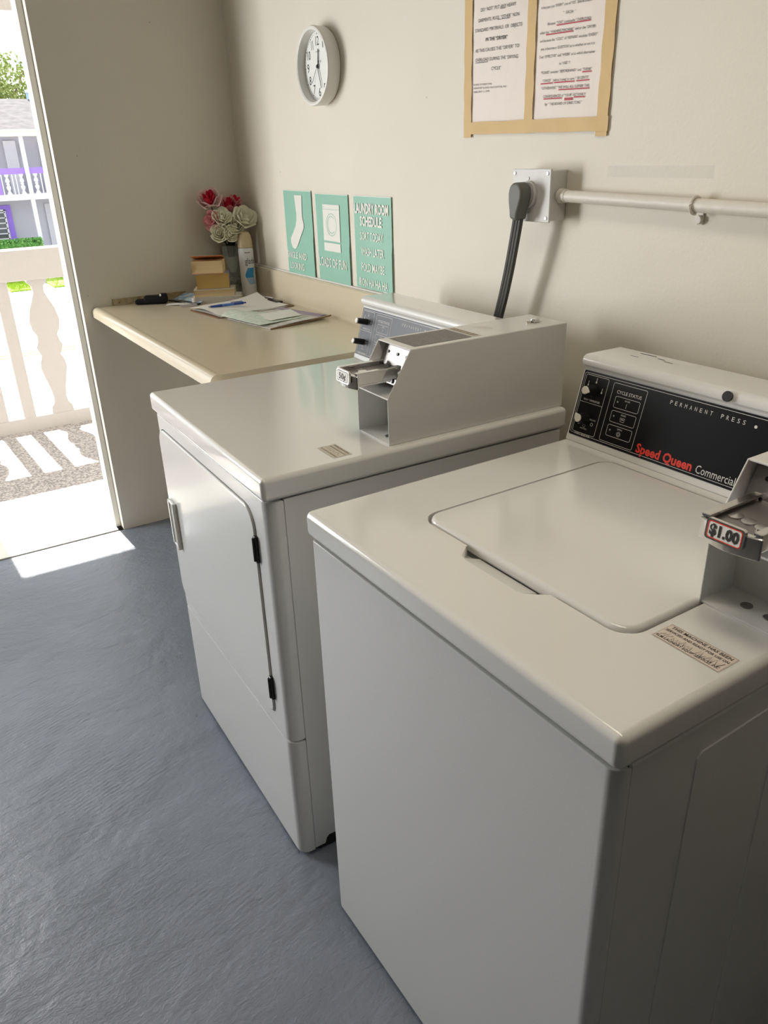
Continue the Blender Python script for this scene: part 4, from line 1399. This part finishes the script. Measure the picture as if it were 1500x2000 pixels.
# label wrapped on the cylinder, facing the camera
ang0 = math.atan2(-3.15 + 0.15, -1.28 + 0.054)
def FCAN(u, v, w=0.0):
    a = ang0 + u / 0.029
    return Vector(((0.0292 + w) * math.cos(a), (0.0292 + w) * math.sin(a), v))
b = B()
for i in range(10):   # blue wave
    pass
wave = [(-0.004 + 0.018 * math.sin(k / 12 * PI * .9), 0.045 + 0.062 * k / 12) for k in range(13)]
wv2 = [(0.030 - 0.010 * math.cos(k / 12 * PI * .8), 0.112 - 0.062 * k / 12) for k in range(13)]
for k in range(12):
    a, c = wave[k], wave[k + 1]
    x2 = 0.032 - 0.008 * math.sin(k / 12 * PI)
    m_ = CANBLUE if k > 4 else CANLIGHT
    n_ = 5
    for j in range(n_):
        u0 = a[0] * 0 + (-0.012 + 0.02 * abs(k - 6) / 8) ; 
        l0 = u0 + (x2 - u0) * j / n_; l1 = u0 + (x2 - u0) * (j + 1) / n_
        b.poly([(l0, a[1]), (l1, a[1]), (l1, c[1]), (l0, c[1])], FCAN, m_, 0.0001)
b.stroke([(-0.010 + 0.002 * k * k * .05, 0.09 - 0.0065 * k) for k in range(12)], FCAN, 0.0012, CANWHITE, 0.0004)
b.text('glade', FCAN, -0.006, 0.034, 0.122, 0.022, INK, 0.0, 0.0004)
b.stroke([(-0.006, 0.164), (0.005, 0.164), (0.016, 0.164)], FCAN, 0.0026, INKBR, 0.0004)
b.obj('can_label', cn, smooth=False)

# papers: clipboard
MB_ = Matrix.Translation((-0.345, -0.530, CZ + 0.0002)) @ Matrix.Rotation(0.13, 4, 'Z')
cbp = empty('clipboard', (-0.345, -0.533, CZ + 0.0002), 0.13)
tag(cbp, 'brown clipboard holding curled white sheets, in front of the books', 'clipboard')
b = B().prism(rrect(0, 0, 0.318, 0.215, 0.012, 4), 2, 0, 0.003, BOARD, 0.0008, 1)
b.obj('board', cbp)
b = B()
b.grid(lambda u, v: Vector((0.006 + 0.285 * u, 0.004 + 0.216 * v, 0.0045 + 0.010 * math.sin(PI * v) * (1 - u) + 0.022 * (v ** 4) * (u ** 2) + 0.006 * math.sin(3 * u + 1) ** 2)), 16, 12, PAPERW, thick=0.0004)
b.obj('top_sheet', cbp)
b = B()
b.grid(lambda u, v: Vector((0.012 + 0.270 * u, -0.004 + 0.216 * v, 0.0036 + 0.0025 * math.sin(PI * v) * (1 - u))), 10, 8, PAPERW, thick=0.0004)
b.obj('under_sheet', cbp)
b = B()
b.box((0.282, 0.070, 0.0035), (0.310, 0.160, 0.012), BLACKPL, 0.003, 2)
b.tube([(0.290, 0.075, 0.012), (0.276, 0.085, 0.024), (0.272, 0.115, 0.026), (0.276, 0.145, 0.024), (0.290, 0.155, 0.012)], 0.0022, STEEL, 8)
b.obj('clip', cbp, label='black spring clip')

# pen on the papers
pn = empty('ballpoint_pen', (-0.336, -0.425, CZ + 0.024))
tag(pn, 'blue ballpoint pen lying on the clipboard papers', 'pen')
pd = Vector((0.141, -0.004, -0.0005)).normalized()
b = B()
b.cyl((0, 0, 0), pd, 0.0012, 0.008, STEEL, 10, r2=0.003)
b.cyl(pd * .008, pd, 0.0032, 0.042, BLUEPEN, 14, r2=0.0048)
b.obj('grip', pn)
B().cyl(pd * .050, pd, 0.0046, 0.045, BLUEPEN2, 14).obj('barrel', pn)
b = B().cyl(pd * .095, pd, 0.0050, 0.036, BLUEPEN, 14, bev=.001)
b.cyl(pd * .131, pd, 0.0025, 0.010, BLUEPEN, 10)
b.box((0.085, -0.0015, 0.005), (0.128, 0.0015, 0.007), BLUEPEN, 0.0005, 1)
b.obj('clip_end', pn)

# folded magazine
mz = empty('magazine', (-0.280, -0.822, CZ + 0.0002), 0.16)
tag(mz, 'rolled-open printed magazine with a pale green page, nearest on the counter', 'magazine')
b = B()
b.grid(lambda u, v: Vector((0.236 * u, 0.262 * v, 0.0032 + 0.004 * math.sin(PI * u) + 0.006 * u * (1 - v) ** 2)), 12, 10, PRINTPAPER, thick=0.0022)
b.obj('pages', mz)
b = B()
b.grid(lambda u, v: Vector((0.200 + 0.040 * u, 0.012 + 0.258 * v, 0.0045 + 0.006 * (1 - v) ** 2 + 0.0015 * math.sin(PI * u))), 4, 8, LILAC, thick=0.0006)
b.obj('lilac_page_edge', mz, label='lilac border of the page')
b = B()
b.grid(lambda u, v: Vector((-0.012 + 0.175 * u * (1 - .35 * v), 0.040 + 0.245 * v, 0.008 + 0.014 * math.sin(PI * min(1, u * 1.2)) * (v) + 0.003)), 10, 10, GREENPAPER, thick=0.0005)
b.grid(lambda u, v: Vector((0.045 + 0.120 * u, 0.060 + 0.125 * v * (1 - .5 * u), 0.0145 + 0.012 * u * v)), 8, 8, PAPERW, thick=0.0005)
b.obj('folded_page', mz, label='pale green folded page')
b = B()
b.tube([(0.0, -0.002, 0.002), (0.08, -0.003, 0.003), (0.17, -0.004, 0.006), (0.240, -0.004, 0.010)], 0.0024, BOARD, 8)
b.obj('rolled_edge', mz)

# blue leaflet, black strip and scraps by the books
b = B()
ML = Matrix.Translation((-0.346, -0.060, CZ + 0.0004)) @ Matrix.Rotation(-1.28, 4, 'Z')
b.grid(lambda u, v: Vector((0.165 * u, 0.055 * v, 0.004 + 0.018 * v + 0.004 * math.sin(3 * u))), 8, 4, BLUELEAF, thick=0.0006, M=ML)
o = b.obj('leaflet')
tag(o, 'light blue printed leaflet tucked beside the book stack', 'leaflet')
b = B()
MK = Matrix.Translation((-0.367, -0.062, CZ + 0.0006)) @ Matrix.Rotation(-1.22, 4, 'Z')
b.box((0, 0, 0), (0.175, 0.016, 0.006), BLACKPL, 0.002, 2, M=MK)
o = b.obj('comb')
tag(o, 'thin black plastic comb lying between the pouch and the books', 'comb')
b = B()
b.grid(lambda u, v: Vector((-0.405 + 0.085 * u + .02 * v, -0.150 - 0.080 * u + 0.035 * v, CZ + 0.001 + 0.003 * math.sin(PI * u))), 6, 4, PAPERW, thick=0.0006)
o = b.obj('paper_scrap')
tag(o, 'white folded paper scrap lying left of the clipboard', 'paper')
b = B()
b.grid(lambda u, v: Vector((-0.372 + 0.060 * u, -0.235 - 0.012 * u + 0.026 * v, CZ + 0.001 + 0.005 * v)), 5, 4, mat('grey_card', (0.36, 0.33, 0.30), 0.6), thick=0.0010)
o = b.obj('card')
tag(o, 'small grey card at the left tip of the clipboard', 'card')

# ------------------------------------------------------------------ outside: walkway, railing
struct(B().box((-14, 0.126, -0.22), (14, 1.80, -0.004), WALK).obj('walkway_floor', smooth=False), 'speckled concrete walkway outside the door')
struct(B().box((-14, -0.0, -3.0), (14, 0.126, -0.12), HOUSEW).box((0.12, 0, -.12), (14, .126, 3.2), TRIMW).box((-14, 0, -.12), (XL - .12, .126, 3.2), TRIMW).box((-3, 0.02, HC + .12), (.12, .126, 3.2), TRIMW).obj('wall_outside_lower', smooth=False))
struct(B().box((-14, 0.126, 2.50), (14, 1.90, 2.60), TRIMW).obj('ceiling_walkway', smooth=False))
struct(B().box((-14, 1.84, 2.13), (14, 1.97, 2.62), RAILW, .004).obj('trim_3'), 'white beam at the edge of the walkway roof')
rl = empty('balcony_railing', (0, 1.72, 0))
tag(rl, 'white precast railing of square bars and flat balusters outside the doorway', 'railing')
b = B().box((-14, -0.06, 0.838), (14, 0.06, 1.0), RAILW, 0.01, 2)
b.obj('top_rail', rl)
b = B().box((-14, -0.035, -0.02), (14, 0.035, 0.075), RAILW, 0.004, 1)
b.obj('bottom_rail', rl)
def turned(z0, z1):
    # half widths measured down the flat baluster
    pr = [(0.0, .055), (.03, .052), (.06, .030), (.10, .027), (.14, .040), (.22, .066), (.30, .080), (.37, .070), (.41, .052), (.45, .058), (.49, .070), (.53, .060), (.555, .050), (.60, .066), (.65, .070), (.72, .058), (.80, .042), (.88, .034), (.92, .040), (.95, .058), (1.0, .062)]
    return [(w, z1 - (z1 - z0) * t) for t, w in pr]
for k in range(-6, 9):
    xb = -0.750 + k * 0.52
    for xx in (xb, xb - .15):
        B().box((xx - .032, -0.03, 0.07), (xx + .032, 0.03, 0.845), RAILW, 0.003, 1).obj('bar', rl)
    xt = xb + 0.185
    pr = turned(0.07, 0.845)
    pts = [(xt + w, z) for w, z in pr] + [(xt - w, z) for w, z in pr[::-1]]
    b = B().prism(pts, 1, -0.028, 0.028, RAILW, 0.003, 1, bevall=False)
    b.obj('baluster', rl)
cpost = B().box((-1.52, 1.66, -0.004), (-1.205, 1.80, 2.50), RAILW, .004)  # unseen post, added to shade the left end of the sun patch
o = cpost.obj('unseen_shade_post')
struct(o)
o.name = 'unseen_shade_pier'

# ------------------------------------------------------------------ outside: street and house opposite
GZ = -2.8
struct(B().box((-60, 1.9, GZ - .3), (80, 90, GZ - .02), SIDEWALK).obj('ground', smooth=False))
struct(B().box((-60, 9.0, GZ - .2), (80, 27.5, GZ), ASPHALT).obj('road', smooth=False), 'sunlit street')
y = B()
for yy in (17.35, 17.65):
    y.box((-60, yy, GZ), (80, yy + .12, GZ + .006), YELLOW)
struct(y.obj('road_markings', smooth=False), 'double yellow line')
for i, (xa, xb) in enumerate(((2.5, 3.5), (4.0, 9.5))):
    g = B()
    g.box((xa, 28.7, GZ - .02), (xb, 31.6, GZ + .05), LAWN, .02, 1)
    rr = random.Random(5 + i)
    for k in range(700):
        px, py = rr.uniform(xa + .05, xb - .05), rr.uniform(28.75, 31.55)
        hh = rr.uniform(.05, .11)
        dx = rr.uniform(-.03, .03)
        t = bmesh.new()
        vs = [t.verts.new(q) for q in ((px - .012, py, GZ + .05), (px + .012, py, GZ + .05), (px + dx, py - .02, GZ + .05 + hh))]
        t.faces.new(vs)
        g.add(t, LAWN)
    o = g.obj('lawn_grass', smooth=False)
    tag(o, ('left' if i == 0 else 'right') + ' small strip of mown grass beside the street', 'grass', kind='stuff')

hs = empty('apartment_building', (4, 36, GZ))
tag(hs, 'two-storey pale building with purple railings and grey shingle roof across the street', 'building')
Hh = lambda x, y, z: (x - 4, y - 36, z - GZ)
b = B()
b.box(Hh(-12, 37.6, GZ), Hh(26, 46, 2.5), HOUSEW)
b.obj('wall', hs, smooth=False)
b = B()
b.box(Hh(-12, 36.0, -0.05), Hh(26, 37.6, 0.19), HOUSEW2)
b.obj('balcony_slab', hs, smooth=False)
b = B()
b.prism([(Hh(0, 35.7, 0)[1], 2.62 - GZ), (Hh(0, 41.5, 0)[1], 4.16 - GZ), (Hh(0, 47.3, 0)[1], 2.62 - GZ)], 0, -16, 24, SHINGLE)
b.obj('roof', hs, smooth=False)
b = B()
b.box(Hh(-12, 35.66, 2.42), Hh(28, 35.72, 2.66), FASCIA)
b.box(Hh(-12, 35.6, 2.62), Hh(28, 35.72, 2.68), HOUSEW2)
b.box(Hh(-12, 35.72, 2.45), Hh(28, 37.6, 2.5), HOUSEW2)
b.obj('eave', hs, smooth=False)
b = B()
b.box(Hh(6.6, 41.4, 4.05), Hh(6.9, 41.6, 4.45), CANLIGHT)
b.cyl(Hh(6.75, 41.5, 4.4), (0, 0, 1), .2, .14, HOUSEW2, 12)
b.obj('roof_vent', hs, smooth=False)
for x0_ in (4.97, 11.2):
    B().box(Hh(x0_, 35.92, GZ), Hh(x0_ + .17, 36.05, 2.45), HOUSEW2).obj('post', hs, smooth=False)
b = B()
b.box(Hh(-12, 35.98, 0.98), Hh(26, 36.06, 1.22), PURPLE)
b.box(Hh(3.72, 35.98, 0.19), Hh(3.93, 36.06, 1.0), PURPLE)
b.obj('balcony_rail', hs, smooth=False)
def bal(xc, hw=0.14):
    pr = [(0, .10), (.06, .10), (.16, .035), (.3, .10), (.38, .10), (.42, .03), (.46, .08), (.5, .08), (.54, .03), (.6, .10), (.68, .10), (.82, .04), (.94, .10), (1, .12)]
    P = [(xc + w * .85, .98 - .79 * t) for t, w in pr] + [(xc - w * .85, .98 - .79 * t) for t, w in pr[::-1]]
    return [(x - 4, z - GZ) for x, z in P]
for k in range(10):
    xc = 4.20 + k * 0.575
    b = B().prism(bal(xc), 1, -0.02, 0.05, HOUSEW2)
    b.obj('baluster', hs, smooth=False)
    for dx in (-.215, .215):
        B().box(Hh(xc + dx - .02, 35.98, .19), Hh(xc + dx + .02, 36.05, .98), HOUSEW2).obj('rail_bar', hs, smooth=False)
b = B()
b.box(Hh(3.0, 37.5, GZ + .2), Hh(4.30, 37.62, -0.28), PURPLE)
b.obj('door_frame', hs, smooth=False)
b = B()
b.box(Hh(3.0, 37.46, GZ + .2), Hh(4.02, 37.52, -0.48), LOUVER)
for k in range(9):
    z = GZ + .45 + k * .22
    b.box(Hh(3.0, 37.40, z), Hh(4.02, 37.47, z + .05), HOUSEW2)
b.box(Hh(3.97, 37.40, GZ + .2), Hh(4.05, 37.47, -.45), HOUSEW2)
b.box(Hh(3.0, 37.40, -.50), Hh(4.05, 37.47, -.44), HOUSEW2)
b.obj('louvre_window', hs, smooth=False)
b = B()
b.box(Hh(5.75, 37.52, GZ), Hh(6.8, 37.62, -0.3), mat('grey_door', (0.50, 0.49, 0.52), .7))
b.box(Hh(6.15, 37.5, -1.3), Hh(6.7, 37.54, -0.45), LOUVER)
b.obj('entry_door', hs, smooth=False)
b = B()
b.box(Hh(4.55, 37.5, .19), Hh(5.05, 37.62, 2.3), HOUSEW2)
b.box(Hh(5.2, 37.55, 1.7), Hh(5.38, 37.62, 2.15), mat('grey_door', (0.50, 0.49, 0.52), .7))
b.box(Hh(6.0, 37.5, .19), Hh(6.9, 37.62, 2.2), mat('grey_door', (0.50, 0.49, 0.52), .7))
b.obj('upper_door', hs, smooth=False)
# hedge
rr = random.Random(21)
b = B()
b.box((-6, 35.2, GZ - .02), (4.95, 35.7, -1.72), HEDGE)
t = bmesh.new()
for k in range(5200):
    x = rr.uniform(1.5, 5.0)
    f = rr.random()
    if f < .55:
        p = Vector((x, 35.2 - rr.uniform(0, .08), rr.uniform(GZ, -1.66)))
    else:
        p = Vector((x, rr.uniform(35.15, 35.75), -1.72 + rr.uniform(0, .16)))
    a = Vector((rr.uniform(-1, 1), rr.uniform(-1, 1), rr.uniform(-1, 1))).normalized() * .045
    c = a.cross(Vector((rr.uniform(-1, 1), rr.uniform(-1, 1), rr.uniform(-1, 1)))).normalized() * .03
    t.faces.new([t.verts.new(p - a), t.verts.new(p + c), t.verts.new(p + a), t.verts.new(p - c)])
b.add(t, HEDGE)
o = b.obj('hedge', smooth=False)
tag(o, 'low clipped green hedge at the foot of the pale building', 'hedge')
# tree behind the roof
tr = empty('broadleaf_tree', (6.2, 50, GZ))
tag(tr, 'yellow-green leafy tree rising behind the shingle roof', 'tree')
b = B().tube([(0, 0, 0), (0.1, 0, 3), (-.1, 0, 5.5), (0.1, 0, 7.5)], .3, BARK, 10, rs=[.34, .26, .2, .1])
for k in range(9):
    a = 2 * PI * k / 9
    b.tube([(0, 0, 4 + k * .25), (1.0 * math.cos(a), 1.0 * math.sin(a), 5.8 + k * .15), (2.3 * math.cos(a), 2.3 * math.sin(a), 7 + k * .22)], .1, BARK, 6, rs=[.12, .07, .02])
b.obj('trunk', tr)
t = bmesh.new()
for k in range(11000):
    while True:
        p = Vector((rr.uniform(-1, 1), rr.uniform(-1, 1), rr.uniform(-1, 1)))
        if p.length < 1:
            break
    bump_ = 0.82 + 0.18 * math.sin(p.x * 9 + 1) * math.sin(p.y * 7) * math.sin(p.z * 8 + 2)
    if p.length > bump_:
        p = p * bump_
    dens = 1.0 if p.z < 0.3 else 0.45
    if rr.random() > dens:
        continue
    q = Vector((p.x * 4.2, p.y * 3.0, 7.2 + p.z * 3.2))
    a = Vector((rr.uniform(-1, 1), rr.uniform(-1, 1), rr.uniform(-1, 1))).normalized() * .11
    c = a.cross(Vector((rr.uniform(-1, 1), rr.uniform(-1, 1), rr.uniform(-1, 1)))).normalized() * .08
    t.faces.new([t.verts.new(q - a), t.verts.new(q + c), t.verts.new(q + a), t.verts.new(q - c)])
b = B()
b.add(t, TREELEAF)
b.obj('foliage', tr, smooth=False)
